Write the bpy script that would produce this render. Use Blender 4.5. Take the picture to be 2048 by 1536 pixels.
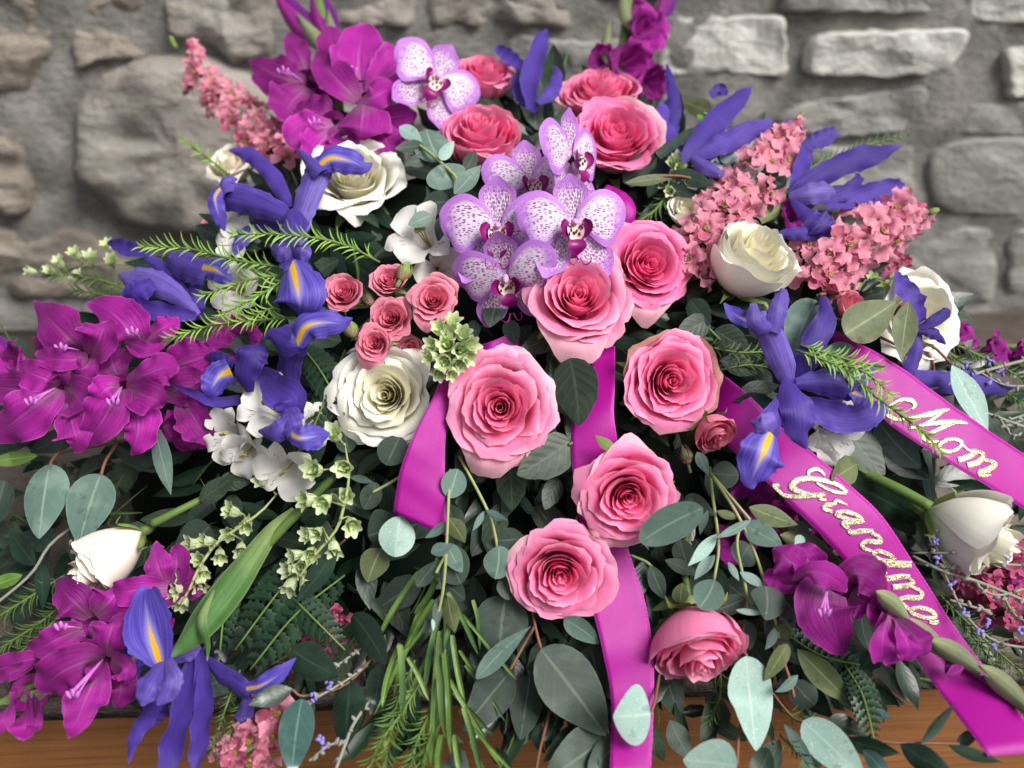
import bpy, math, random
import numpy as np
from mathutils import Vector, Matrix, noise
from mathutils.bvhtree import BVHTree

for _o in list(bpy.data.objects): bpy.data.objects.remove(_o)
SC = bpy.context.scene
COL = SC.collection
R_ = math.radians

# ------------------------------------------------------------------ camera
PITCH = R_(28); F = 1607.0
CAM = np.array([0.0, 0.0, 0.52])
FWD = np.array([0, math.cos(PITCH), -math.sin(PITCH)])
RGT = np.array([1.0, 0, 0]); UP = np.array([0, math.sin(PITCH), math.cos(PITCH)])
cd = bpy.data.cameras.new('camera'); cam = bpy.data.objects.new('camera', cd); COL.objects.link(cam)
cam.location = CAM; cam.rotation_euler = (R_(90) - PITCH, 0, 0)
cd.sensor_width = 36; cd.lens = 36 * F / 2048; cd.clip_start = .02; cd.clip_end = 200
cd.dof.use_dof = True; cd.dof.focus_distance = .64; cd.dof.aperture_fstop = 2.8
SC.camera = cam

# ------------------------------------------------------------------ light: soft overcast daylight from the upper right
SUN_EL, SUN_AZ = R_(50), R_(124)         # azimuth measured from +Y towards +X
w = bpy.data.worlds.new('World'); SC.world = w; w.use_nodes = True
nt = w.node_tree; bg = nt.nodes['Background']
sky = nt.nodes.new('ShaderNodeTexSky'); sky.sky_type = 'NISHITA'; sky.sun_disc = False
sky.sun_elevation = SUN_EL; sky.sun_rotation = SUN_AZ; sky.dust_density = 4; sky.ozone_density = .6
hs = nt.nodes.new('ShaderNodeHueSaturation'); hs.inputs['Saturation'].default_value = .35
nt.links.new(sky.outputs[0], hs.inputs['Color']); nt.links.new(hs.outputs[0], bg.inputs['Color'])
bg.inputs['Strength'].default_value = .075
sl = bpy.data.lights.new('sun', 'SUN'); so = bpy.data.objects.new('sun', sl); COL.objects.link(so)
sl.energy = 2.5; sl.angle = R_(30); sl.color = (1, .97, .93)
sd = Vector((math.sin(SUN_AZ) * math.cos(SUN_EL), math.cos(SUN_AZ) * math.cos(SUN_EL), math.sin(SUN_EL)))
so.rotation_euler = sd.to_track_quat('Z', 'Y').to_euler()
SC.view_settings.view_transform = 'Standard'; SC.view_settings.look = 'None'
SC.view_settings.exposure = .75; SC.view_settings.gamma = 1
SC.cycles.max_bounces = 8; SC.cycles.transmission_bounces = 6; SC.cycles.diffuse_bounces = 5

# ------------------------------------------------------------------ geometry helpers
YS = [0, 100, 200, 300, 450, 600, 800, 1000, 1200, 1400, 1536]
DS = [.88, .83, .785, .735, .675, .638, .622, .612, .608, .60, .56]
def D(x, y):
    "depth of the bouquet's front along the view axis"
    q = np.interp(y, [0, 700, 1100, 1450], [.07, .09, .05, .0])
    d = np.interp(y, YS, DS) + q * ((x - 1080) / 1000) ** 2
    return min(d, .505 / (.4695 + (y - 768) / F * .883)) if y > 700 else d
def Pd(x, y, d):
    return CAM + d * FWD + d * (x - 1024) / F * RGT - d * (y - 768) / F * UP
def P(x, y, off=0.0):
    return Pd(x, y, D(x, y) + off)
def nrm(v):
    v = np.asarray(v, float); return v / max(np.linalg.norm(v), 1e-9)
def axis_of(ax, ay):
    "a direction leaning right by ax and up by ay from facing the viewer"
    return nrm(-FWD + ax * RGT + ay * UP)
def frame(z, roll=0.0, up=UP):
    z = nrm(z); x = np.cross(up, z)
    if np.linalg.norm(x) < .05: x = np.cross(FWD, z)
    x = nrm(x); y = np.cross(z, x)
    c, s = math.cos(roll), math.sin(roll)
    return np.stack([x * c + y * s, y * c - x * s, z], 1)
def cr(p, n):
    "Catmull-Rom resample of rows p to n rows"
    p = np.asarray(p, float)
    if len(p) == 1: return np.repeat(p, n, 0)
    q = np.vstack([2 * p[0] - p[1], p, 2 * p[-1] - p[-2]])
    t = np.linspace(0, len(p) - 1, n); i = np.minimum(t.astype(int), len(p) - 2); f = (t - i)[:, None]
    a, b, c, d = q[i], q[i + 1], q[i + 2], q[i + 3]
    return .5 * (2 * b + (c - a) * f + (2 * a - 5 * b + 4 * c - d) * f ** 2 + (3 * b - a - 3 * c + d) * f ** 3)
_gf = {}
def gridfaces(nu, nv, closed=False):
    k = (nu, nv, closed)
    if k not in _gf:
        m = nv if closed else nv - 1
        _gf[k] = [(i * nv + j, i * nv + (j + 1) % nv, (i + 1) * nv + (j + 1) % nv, (i + 1) * nv + j) for i in range(nu - 1) for j in range(m)]
    return _gf[k]
def blade(pts, wid, N=None, nu=14, nv=7, cup=.2, ruf=0., rf=4., jag=0., tw=0., seed=0, tone=0., fold=0.):
    "a petal or leaf along a midline; wid = half widths; N = side it shows"
    rng = np.random.RandomState(seed)
    pw = cr(np.hstack([np.asarray(pts, float), np.asarray(wid, float)[:, None]]), nu)
    p = pw[:, :3]; ww = np.maximum(pw[:, 3], .00012)
    T = np.gradient(p, axis=0); T /= np.maximum(np.linalg.norm(T, axis=1)[:, None], 1e-9)
    N0 = np.tile(-FWD if N is None else nrm(N), (nu, 1))
    S = np.cross(T, N0); S /= np.maximum(np.linalg.norm(S, axis=1)[:, None], 1e-6)
    NN = np.cross(S, T)
    u = np.linspace(0, 1, nu)[:, None]; v = np.linspace(-1, 1, nv)[None, :]
    a = (tw * (u - .5) if np.isscalar(tw) else np.interp(u, np.linspace(0, 1, len(tw)), tw))
    ca, sa = np.cos(a), np.sin(a)
    S, NN = S * ca + NN * sa, NN * ca - S * sa
    ph = rng.rand(2) * 6.28
    W = ww[:, None] * (1 + jag * rng.uniform(-1, 1, (nu, nv)) * (np.abs(v) > .9))
    h = cup * v ** 2 + fold * np.abs(v) + ruf * np.abs(v) ** 1.7 * np.sin(6.283 * rf * u + np.where(v > 0, ph[0], ph[1])) * np.minimum(1, u * 3)
    V = p[:, None, :] + S[:, None, :] * (W * v)[..., None] + NN[:, None, :] * (W * h)[..., None]
    uv = np.stack([np.broadcast_to(u, (nu, nv)), np.broadcast_to(v * .5 + .5, (nu, nv))], -1)
    return V.reshape(-1, 3), gridfaces(nu, nv), uv.reshape(-1, 2), np.full(nu * nv, tone)
def bpx(pts, **k):
    "blade through picture points (x, y, off, half width)"
    q = np.array([P(a[0], a[1], a[2]) for a in pts]); wd = [a[3] * D(a[0], a[1]) / F for a in pts]
    return blade(q, wd, **k)
def tube(pts, rad, nu=10, nv=6):
    pts = np.asarray(pts, float); rad = np.broadcast_to(np.asarray(rad, float), (len(pts),))
    pw = cr(np.hstack([pts, rad[:, None]]), nu); p = pw[:, :3]; r = np.maximum(pw[:, 3], .0001)
    T = np.gradient(p, axis=0); T /= np.maximum(np.linalg.norm(T, axis=1)[:, None], 1e-9)
    ref = np.array([.31, .2, .93]); A = np.cross(T, ref); A /= np.maximum(np.linalg.norm(A, axis=1)[:, None], 1e-6); B = np.cross(T, A)
    th = np.linspace(0, 6.2832, nv, endpoint=False)
    V = p[:, None, :] + r[:, None, None] * (A[:, None, :] * np.cos(th)[None, :, None] + B[:, None, :] * np.sin(th)[None, :, None])
    uv = np.stack(np.meshgrid(np.linspace(0, 1, nu), np.linspace(0, 1, nv), indexing='ij'), -1)
    f = gridfaces(nu, nv, True) + [tuple(range(nv))[::-1], tuple((nu - 1) * nv + j for j in range(nv))]
    return V.reshape(-1, 3), f, uv.reshape(-1, 2), np.zeros(nu * nv)
def tpx(pts, nu=12, nv=6):
    "tube through picture points (x, y, off, radius px)"
    return tube([P(*a[:3]) for a in pts], [a[3] * D(a[0], a[1]) / F for a in pts], nu, nv)
def ball(c, r, ax=(0, 0, 1), long=1., n=8, tip=0.):
    M = frame(ax, up=np.array([.2, .9, .1])); th = np.linspace(0, math.pi, n)
    V = []
    for t in th:
        rr = math.sin(t) * (1 - tip * max(0, math.cos(t)))
        for j in range(n): V.append((r * rr * math.cos(j * 6.2832 / n), r * rr * math.sin(j * 6.2832 / n), r * long * math.cos(t)))
    V = np.array(V) @ M.T + np.asarray(c)
    uv = np.array([(i / (n - 1), j / n) for i in range(n) for j in range(n)])
    return V, gridfaces(n, n, True), uv, np.zeros(n * n)
def merge(gs):
    V, Fc, U, T, k = [], [], [], [], 0
    for g in gs:
        V.append(g[0]); Fc += [tuple(i + k for i in f) for f in g[1]]; U.append(g[2]); T.append(g[3]); k += len(g[0])
    return np.vstack(V), Fc, np.vstack(U), np.concatenate(T)
def xf(g, M, o):
    return g[0] @ M.T + np.asarray(o), g[1], g[2], g[3]

def mesh_of(name, g, mat):
    V, Fc, U, T = g
    me = bpy.data.meshes.new(name); me.from_pydata([tuple(v) for v in V.tolist()], [], Fc)
    ul = me.uv_layers.new(name='UVMap'); vi = np.empty(len(me.loops), np.int32); me.loops.foreach_get('vertex_index', vi)
    ul.data.foreach_set('uv', np.ascontiguousarray(U[vi], np.float32).ravel())
    at = me.attributes.new('tone', 'FLOAT', 'POINT'); at.data.foreach_set('value', np.asarray(T, np.float32))
    me.polygons.foreach_set('use_smooth', np.ones(len(me.polygons), bool))
    me.materials.append(mat); return me
def org(o):
    return np.array(o['_org'][:]) if o is not None and '_org' in o else np.zeros(3)
ORG = {}
def obj(name, g, mat, parent=None):
    "one mesh object; g is in world space, kept relative to the thing it belongs to"
    r = parent
    while r is not None and r.parent is not None: r = r.parent
    o3 = ORG.get(r.name, np.zeros(3)) if r is not None else np.zeros(3)
    o = bpy.data.objects.new(name, mesh_of(name, (g[0] - o3, g[1], g[2], g[3]), mat)); COL.objects.link(o)
    if parent is not None: o.parent = parent
    return o
def thing(name, label, cat, loc, group=None):
    o = bpy.data.objects.new(name, None); COL.objects.link(o); o.location = loc; o.empty_display_size = .01
    o['label'] = label; o['category'] = cat
    if group: o['group'] = group
    ORG[o.name] = np.asarray(loc, float); return o
def tag(o, label, cat, group=None):
    o['label'] = label; o['category'] = cat
    if group: o['group'] = group
    return o

# ------------------------------------------------------------------ materials
def lin(c):
    return tuple(((x / 255) / 12.92 if x <= 10 else ((x / 255 + .055) / 1.055) ** 2.4) for x in c) + (1,)
class NB:
    def __init__(s, name):
        s.m = bpy.data.materials.new(name); s.m.use_nodes = True; s.t = s.m.node_tree; s.t.nodes.clear()
        s.out = s.n('ShaderNodeOutputMaterial')
    def n(s, t, **k):
        a = s.t.nodes.new(t)
        for q, v in k.items(): setattr(a, q, v)
        return a
    def set(s, sock, v):
        if hasattr(v, 'is_output'): s.t.links.new(v, sock)
        else: sock.default_value = v
    def math(s, op, a, b=0., c=None):
        q = s.n('ShaderNodeMath', operation=op); s.set(q.inputs[0], a); s.set(q.inputs[1], b)
        if c is not None: s.set(q.inputs[2], c)
        return q.outputs[0]
    def mix(s, f, a, b, bt='MIX'):
        q = s.n('ShaderNodeMix', data_type='RGBA', blend_type=bt); s.set(q.inputs[0], f); s.set(q.inputs[6], a); s.set(q.inputs[7], b)
        return q.outputs[2]
    def ss(s, x, lo, hi):
        q = s.n('ShaderNodeMapRange', interpolation_type='SMOOTHSTEP'); s.set(q.inputs[0], x); q.inputs[1].default_value = lo; q.inputs[2].default_value = hi
        return q.outputs[0]
    def uv(s):
        q = s.n('ShaderNodeUVMap', uv_map='UVMap'); x = s.n('ShaderNodeSeparateXYZ'); s.t.links.new(q.outputs[0], x.inputs[0])
        av = s.math('ABSOLUTE', s.math('MULTIPLY_ADD', x.outputs[1], 2., -1.))
        return q.outputs[0], x.outputs[0], x.outputs[1], av
    def noise(s, vec, scale=(1, 1, 1), sc=5., det=3., rough=.5):
        mp = s.n('ShaderNodeMapping'); s.t.links.new(vec, mp.inputs[0]); mp.inputs['Scale'].default_value = scale
        q = s.n('ShaderNodeTexNoise'); s.t.links.new(mp.outputs[0], q.inputs['Vector'])
        q.inputs['Scale'].default_value = sc; q.inputs['Detail'].default_value = det; q.inputs['Roughness'].default_value = rough
        return q.outputs[0]
    def attr(s, name='tone'):
        return s.n('ShaderNodeAttribute', attribute_name=name).outputs['Fac']
    def rand(s):
        return s.n('ShaderNodeObjectInfo').outputs['Random']
    def pos(s):
        return s.n('ShaderNodeTexCoord').outputs['Object']
    def gpos(s):
        return s.n('ShaderNodeNewGeometry').outputs['Position']
    def done(s, col, rough=.5, spec=.35, tr=0., bump=None, bs=.2, bd=.001, sheen=0., metal=0., trc=None):
        b = s.n('ShaderNodeBsdfPrincipled'); s.set(b.inputs['Base Color'], col); s.set(b.inputs['Roughness'], rough)
        b.inputs['Specular IOR Level'].default_value = spec; b.inputs['Sheen Weight'].default_value = sheen; b.inputs['Metallic'].default_value = metal
        if bump is not None:
            q = s.n('ShaderNodeBump'); q.inputs['Strength'].default_value = bs; q.inputs['Distance'].default_value = bd
            s.set(q.inputs['Height'], bump); s.t.links.new(q.outputs[0], b.inputs['Normal'])
        r = b.outputs[0]
        if tr:
            t = s.n('ShaderNodeBsdfTranslucent'); s.set(t.inputs[0], trc if trc is not None else col)
            m = s.n('ShaderNodeMixShader'); m.inputs[0].default_value = tr
            s.t.links.new(r, m.inputs[1]); s.t.links.new(t.outputs[0], m.inputs[2]); r = m.outputs[0]
        s.t.links.new(r, s.out.inputs[0]); return s.m

def petal_mat(name, deep, pale, rim, vein=.25, tr=.28, rough=.5, base=None, vs=26, bs=.4):
    "deep -> pale with the layer (tone), a lighter rim, streaks that run up the petal"
    b = NB(name); uv, u, v, av = b.uv()
    st = b.noise(uv, (1.2, vs, 1), 1., 4., .6); mot = b.noise(b.gpos(), (1, 1, 1), 60., 3.)
    c = b.mix(b.attr(), lin(deep), lin(pale))
    if base: c = b.mix(b.ss(u, .55, .1), c, lin(base))
    c = b.mix(b.math('MULTIPLY', b.ss(b.math('MAXIMUM', u, b.math('MULTIPLY', av, .98)), .86, 1.0), .5), c, lin(rim))
    k = b.math('MULTIPLY_ADD', b.math('ADD', b.ss(st, .28, .72), mot), vein, 1. - vein)
    c = b.mix(1., c, k, 'MULTIPLY')
    rd = b.math('MULTIPLY_ADD', b.rand(), .26, .84); c = b.mix(1., c, rd, 'MULTIPLY')
    return b.done(c, rough, .3, tr, st, bs, .002, .05)
M = {}
M['rose'] = petal_mat('pink_rose_petal', (246, 104, 164), (248, 138, 188), (254, 198, 220), .1, .34, .5, None, 18, .15)
M['rose_pale'] = petal_mat('pale_pink_rose_petal', (247, 112, 168), (249, 154, 196), (254, 206, 222), .1, .34, .5, None, 18, .15)
M['rose_hot'] = petal_mat('hot_pink_rose_petal', (245, 92, 158), (247, 122, 180), (253, 176, 210), .1, .34, .5, None, 18, .15)
M['rose_guard'] = petal_mat('rose_guard_petal', (245, 150, 184), (247, 178, 198), (250, 206, 212), .12, .3, .5, (206, 196, 140), 18, .2)
M['rose_brown'] = petal_mat('browned_rose_petal', (196, 110, 116), (206, 140, 140), (170, 122, 96), .3, .25, .55, (176, 140, 100), 18, .3)
M['rose_white'] = petal_mat('white_rose_petal', (246, 240, 204), (244, 242, 232), (252, 251, 248), .05, .16, .5, None, 14, .1)
M['rose_blush'] = petal_mat('blush_white_rose_petal', (246, 236, 210), (244, 234, 222), (252, 248, 243), .05, .18, .5, None, 14, .1)
M['rose_spray'] = petal_mat('spray_rose_petal', (232, 112, 146), (234, 140, 164), (246, 178, 192), .12, .32, .5, None, 18, .15)
def _glad():
    b = NB('gladiolus_petal'); uv, u, v, av = b.uv()
    st = b.noise(uv, (1.4, 34, 1), 1., 4., .6); mot = b.noise(b.gpos(), (1, 1, 1), 70., 3.); ss = b.ss(st, .3, .7)
    c = b.mix(b.math('ADD', b.math('MULTIPLY', ss, .6), b.math('MULTIPLY', mot, .4)), lin((146, 16, 130)), lin((210, 50, 190)))
    c = b.mix(b.math('MULTIPLY', b.ss(b.math('ADD', u, b.math('MULTIPLY', av, .25)), .42, .1), .7), c, b.mix(ss, lin((120, 60, 100)), lin((206, 150, 186))))
    c = b.mix(b.math('MULTIPLY', b.math('MULTIPLY', b.ss(av, .07, .02), b.ss(u, .95, .3)), .38), c, lin((224, 140, 212)))
    c = b.mix(b.math('MULTIPLY', b.ss(b.math('MAXIMUM', av, u), .92, 1.), .6), c, lin((224, 104, 208)))
    c = b.mix(1., c, b.math('MULTIPLY_ADD', b.rand(), .6, .52), 'MULTIPLY')
    return b.done(c, .45, .3, .34, b.math('ADD', ss, mot), .45, .002, .05)
M['glad'] = _glad()
M['glad_bud'] = petal_mat('gladiolus_bud_petal', (104, 22, 118), (126, 26, 138), (168, 70, 176), .45)
M['iris'] = petal_mat('iris_petal', (58, 38, 128), (86, 64, 164), (104, 84, 184), .6, .28, .42, None, 40)
M['arm'] = petal_mat('iris_style_petal', (66, 48, 142), (118, 98, 188), (106, 88, 192), .8, .25, .4, None, 16)
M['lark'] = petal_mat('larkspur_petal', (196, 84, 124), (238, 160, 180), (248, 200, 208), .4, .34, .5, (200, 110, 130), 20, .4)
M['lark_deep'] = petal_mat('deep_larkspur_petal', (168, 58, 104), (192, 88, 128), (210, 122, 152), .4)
def _fall():
    b = NB('iris_fall_petal'); uv, u, v, av = b.uv()
    st = b.noise(uv, (1.2, 40, 1), 1., 4., .6)
    c = b.mix(b.ss(st, .3, .68), lin((58, 42, 140)), lin((108, 92, 198)))
    ed = b.math('SUBTRACT', .27, b.math('MULTIPLY', u, .56))
    wh = b.ss(b.math('SUBTRACT', av, b.math('MULTIPLY_ADD', u, -.75, .5)), .12, -.12)
    c = b.mix(b.math('MULTIPLY', wh, .5), c, lin((176, 176, 228)))
    ye = b.ss(b.math('SUBTRACT', av, ed), .06, -.05)
    c = b.mix(ye, c, lin((244, 184, 10)))
    return b.done(c, .45, .3, .22, st, .3, .0015)
M['fall'] = _fall()
def _orch():
    b = NB('orchid_petal'); uv, u, v, av = b.uv()
    mp = b.n('ShaderNodeMapping'); b.t.links.new(uv, mp.inputs[0]); mp.inputs['Scale'].default_value = (15, 33, 1)
    vo = b.n('ShaderNodeTexVoronoi'); b.t.links.new(mp.outputs[0], vo.inputs['Vector']); vo.inputs['Scale'].default_value = 1; vo.inputs['Randomness'].default_value = .6
    ed = b.math('MAXIMUM', b.math('POWER', u, 2.2), b.math('POWER', av, 2.6))
    ns = b.noise(uv, (1, 1, 1), 5., 2.)
    ring = b.ss(b.math('ADD', ed, b.math('MULTIPLY_ADD', ns, .7, -.35)), .16, .62)
    st = b.noise(uv, (2, 30, 1), 1., 3.)
    c = b.mix(ring, lin((232, 212, 238)), b.mix(st, lin((168, 92, 200)), lin((204, 146, 222))))
    rad = b.math('MULTIPLY_ADD', b.ss(ed, .75, .15), .25, b.math('MULTIPLY_ADD', b.attr(), .17, .12))
    sp = b.ss(b.math('SUBTRACT', vo.outputs['Distance'], rad), .05, -.05)
    sp = b.math('MULTIPLY', sp, b.ss(ed, .8, .6))
    c = b.mix(b.math('MULTIPLY', sp, .86), c, lin((112, 22, 100)))
    return b.done(c, .45, .3, .25, st, .15, .001)
M['orchid'] = _orch()
def flat(name, c, rough=.5, spec=.3, tr=0., var=.2, sc=120., **k):
    b = NB(name); n = b.noise(b.gpos(), (1, 1, 1), sc, 4.)
    q = b.mix(1., lin(c), b.math('MULTIPLY_ADD', n, 2 * var, 1 - var), 'MULTIPLY')
    return b.done(q, rough, spec, tr, n, .2, .001, **k)
M['lip'] = flat('orchid_lip', (134, 14, 104), .35, .4, .1)
M['callus'] = flat('orchid_callus', (226, 200, 190), .4)
M['column'] = flat('orchid_column', (206, 150, 196), .4)
M['freckle'] = flat('orchid_freckle', (84, 14, 40), .4)
M['stamen'] = flat('gladiolus_stamen', (190, 110, 190), .5)
M['anther'] = flat('anther', (78, 52, 92), .6)
M['lark_eye'] = flat('larkspur_eye', (150, 140, 66), .6)
def _alst():
    b = NB('alstroemeria_petal'); uv, u, v, av = b.uv()
    mp = b.n('ShaderNodeMapping'); b.t.links.new(uv, mp.inputs[0]); mp.inputs['Scale'].default_value = (7, 15, 1)
    vo = b.n('ShaderNodeTexVoronoi'); b.t.links.new(mp.outputs[0], vo.inputs['Vector']); vo.inputs['Scale'].default_value = 1; vo.inputs['Randomness'].default_value = .8
    st = b.noise(uv, (1.5, 22, 1), 1., 3.)
    c = b.mix(st, lin((222, 218, 210)), lin((244, 243, 240)))
    c = b.mix(b.math('MULTIPLY', b.ss(u, .8, 1.), .4), c, lin((190, 205, 150)))
    sp = b.ss(vo.outputs['Distance'], .3, .2)
    m = b.math('MULTIPLY', b.math('MULTIPLY', b.ss(u, .3, .42), b.ss(u, .86, .7)), b.math('GREATER_THAN', b.attr(), .5))
    c = b.mix(b.math('MULTIPLY', sp, m), c, lin((96, 40, 34)))
    return b.done(c, .5, .3, .3, st, .2, .001)
M['alst'] = _alst()
def leaf_mat(name, c1, c2, rib, rough=.5, spec=.35, tr=.12, dew=0., ribw=.05, sv_=.07):
    b = NB(name); uv, u, v, av = b.uv()
    n = b.noise(b.gpos(), (1, 1, 1), 90., 4.); n2 = b.noise(b.gpos(), (1, 1, 1), 700., 2.)
    c = b.mix(n, lin(c1), lin(c2))
    sv = b.n('ShaderNodeTexWave'); mp = b.n('ShaderNodeMapping'); b.t.links.new(b.math('ADD', u, b.math('MULTIPLY', av, -.22)), sv.inputs[0])
    sv.inputs['Scale'].default_value = 2.6; sv.inputs['Distortion'].default_value = 1.6; sv.inputs['Detail Scale'].default_value = 3
    c = b.mix(b.math('MULTIPLY', b.ss(sv.outputs[1], .86, 1.), sv_), c, lin(rib))
    c = b.mix(b.math('MULTIPLY', b.ss(b.noise(b.gpos(), (1, 1, 1), 34., 3.), .48, .62), .35), c, lin(rib))
    c = b.mix(b.math('MULTIPLY', b.ss(av, ribw + .04, ribw * .4), .75), c, lin(rib))
    c = b.mix(b.math('MULTIPLY', b.ss(av, .93, 1.), .35), c, lin(rib))
    c = b.mix(b.math('MULTIPLY', b.ss(n, .6, .7), .4), c, lin(tuple(x * .5 for x in c1)))
    rd = b.math('MULTIPLY_ADD', b.rand(), .3, .85); c = b.mix(1., c, rd, 'MULTIPLY')
    if dew: c = b.mix(b.math('MULTIPLY', b.ss(n2, .64, .7), dew), c, lin((222, 236, 232)))
    return b.done(c, rough, spec, tr, b.math('ADD', b.math('MULTIPLY', sv.outputs[1], sv_), n), .3, .0012)
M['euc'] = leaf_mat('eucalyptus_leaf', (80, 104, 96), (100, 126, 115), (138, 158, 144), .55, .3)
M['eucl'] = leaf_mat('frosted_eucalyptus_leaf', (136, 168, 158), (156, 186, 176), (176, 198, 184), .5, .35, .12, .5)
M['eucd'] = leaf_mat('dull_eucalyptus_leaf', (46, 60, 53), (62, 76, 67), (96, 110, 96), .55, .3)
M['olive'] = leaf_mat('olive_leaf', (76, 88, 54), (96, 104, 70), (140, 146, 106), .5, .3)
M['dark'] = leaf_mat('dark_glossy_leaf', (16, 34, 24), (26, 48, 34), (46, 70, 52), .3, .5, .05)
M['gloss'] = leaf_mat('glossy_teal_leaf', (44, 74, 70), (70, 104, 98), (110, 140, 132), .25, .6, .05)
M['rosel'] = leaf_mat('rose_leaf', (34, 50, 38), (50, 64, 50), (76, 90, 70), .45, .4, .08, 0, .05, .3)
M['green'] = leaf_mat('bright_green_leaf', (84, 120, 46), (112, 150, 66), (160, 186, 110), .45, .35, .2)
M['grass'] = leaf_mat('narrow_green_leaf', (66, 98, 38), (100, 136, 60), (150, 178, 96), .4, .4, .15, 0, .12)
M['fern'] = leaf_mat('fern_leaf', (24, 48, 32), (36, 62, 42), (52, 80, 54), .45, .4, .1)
M['stem'] = flat('green_stem', (92, 118, 58), .5, .3)
M['stem_pale'] = flat('pale_green_stem', (150, 160, 104), .5, .3)
M['stem_red'] = flat('reddish_stem', (126, 86, 66), .55)
M['twig'] = flat('grey_twig', (138, 138, 126), .7, .2, 0, .3)
M['sepal'] = leaf_mat('sepal', (104, 128, 62), (132, 152, 84), (164, 176, 120), .5, .3, .2)
M['spathe'] = petal_mat('iris_spathe', (62, 100, 48), (84, 126, 66), (150, 170, 116), .7, .1, .45, (120, 140, 84), 22, .5) if 1 else leaf_mat('iris_spathe', (66, 106, 50), (96, 136, 74), (122, 156, 98), .45, .35, .12, 0, .02)
M['bract'] = petal_mat('gladiolus_bract', (118, 128, 92), (146, 152, 116), (150, 112, 120), .7, .1, .5, (150, 156, 112), 24, .5) if 1 else leaf_mat('gladiolus_bract', (116, 126, 92), (152, 158, 124), (126, 106, 94), .5, .3, .1, 0, .02)
M['needle'] = leaf_mat('needle_leaf', (104, 142, 50), (150, 186, 82), (160, 196, 100), .5, .3, .15)
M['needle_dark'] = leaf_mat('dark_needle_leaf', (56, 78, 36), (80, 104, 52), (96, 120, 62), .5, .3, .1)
M['bell'] = petal_mat('green_bell_petal', (206, 224, 160), (230, 238, 200), (246, 250, 232), .1, .3, .5)
M['lav'] = flat('lavender_bud', (140, 130, 200), .6, .2, .1)
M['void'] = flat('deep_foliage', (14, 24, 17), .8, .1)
def _rib():
    b = NB('satin_ribbon'); uv, u, v, av = b.uv()
    n = b.noise(uv, (900, 40, 1), 1., 2.); n2 = b.noise(uv, (60, 500, 1), 1., 2.); big = b.noise(b.gpos(), (1, 1, 1), 22., 2.)
    c = b.mix(big, lin((154, 4, 132)), lin((176, 10, 150)))
    c = b.mix(b.math('MULTIPLY', b.math('MULTIPLY', b.ss(av, .945, .97), b.math('MULTIPLY_ADD', b.math('SINE', b.math('MULTIPLY', u, 700.)), .3, .6)), .7), c, lin((214, 96, 196)))
    q = b.done(c, .4, .4, .08, b.math('ADD', n, n2), .3, .0005)
    return q
M['ribbon'] = _rib()
def _glit():
    b = NB('gold_glitter'); vo = b.n('ShaderNodeTexVoronoi'); b.t.links.new(b.gpos(), vo.inputs['Vector']); vo.inputs['Scale'].default_value = 1500
    s = b.n('ShaderNodeSeparateColor'); b.t.links.new(vo.outputs['Color'], s.inputs[0])
    c = b.mix(b.ss(s.outputs[0], .2, .7), lin((140, 116, 68)), lin((250, 246, 206)))
    return b.done(c, .35, .6, 0, s.outputs[1], .9, .002, metal=.15)
M['glitter'] = _glit()

# ------------------------------------------------------------------ stone wall
YW = 1.27
def wall_pt(x, y, Y=YW):
    r = FWD + (x - 1024) / F * RGT - (y - 768) / F * UP
    return CAM + r * (Y - CAM[1]) / r[1]
def stone_mat(name, c1, c2, c3, sc=9.):
    b = NB(name); g = b.gpos()
    n = b.noise(g, (1, 1, 1), sc, 6., .6); n2 = b.noise(g, (1, 1.4, 2.2), sc * 5, 5., .65); n3 = b.noise(g, (1, 1, 1), 260., 3.)
    c = b.mix(b.ss(n, .32, .68), lin(c1), lin(c2)); c = b.mix(b.math('MULTIPLY', b.ss(n2, .5, .72), .8), c, lin(c3))
    c = b.mix(1., c, b.math('MULTIPLY_ADD', n3, .5, .75), 'MULTIPLY')
    return b.done(c, .9, .15, 0, b.math('ADD', b.math('MULTIPLY', n2, 1.), b.math('MULTIPLY', n3, .4)), .6, .02)
MS = [stone_mat('pale_limestone', (200, 198, 190), (218, 217, 211), (228, 227, 222)),
      stone_mat('grey_limestone', (140, 139, 135), (164, 163, 158), (178, 177, 172)),
      stone_mat('brown_fieldstone', (134, 125, 114), (162, 153, 141), (112, 104, 96), 7.),
      stone_mat('taupe_fieldstone', (144, 137, 129), (172, 166, 158), (122, 115, 108), 7.)]
MMORT = stone_mat('rough_mortar', (128, 126, 121), (158, 155, 149), (108, 105, 100), 12.)
wall = thing('stone_wall', 'rough grey stone wall with smeared mortar behind the flowers', 'wall', (0, YW, 0))
nx, nz = 230, 150
X = np.linspace(-1.6, 1.6, nx); Z = np.linspace(-.35, 1.5, nz)
V = []
for x in X:
    for z in Z:
        d = .008 + .012 * noise.fractal(Vector((x * 9, 3, z * 11)), 1., 2., 4) + .010 * noise.noise(Vector((x * 3.1, 7, z * 4))) + .010 * max(0, -x - .05)
        V.append((x, YW - d, z))
V = np.array(V)
obj('mortar', (V, [f[::-1] for f in gridfaces(nx, nz)], np.zeros((len(V), 2)), np.zeros(len(V))), MMORT, wall)
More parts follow.
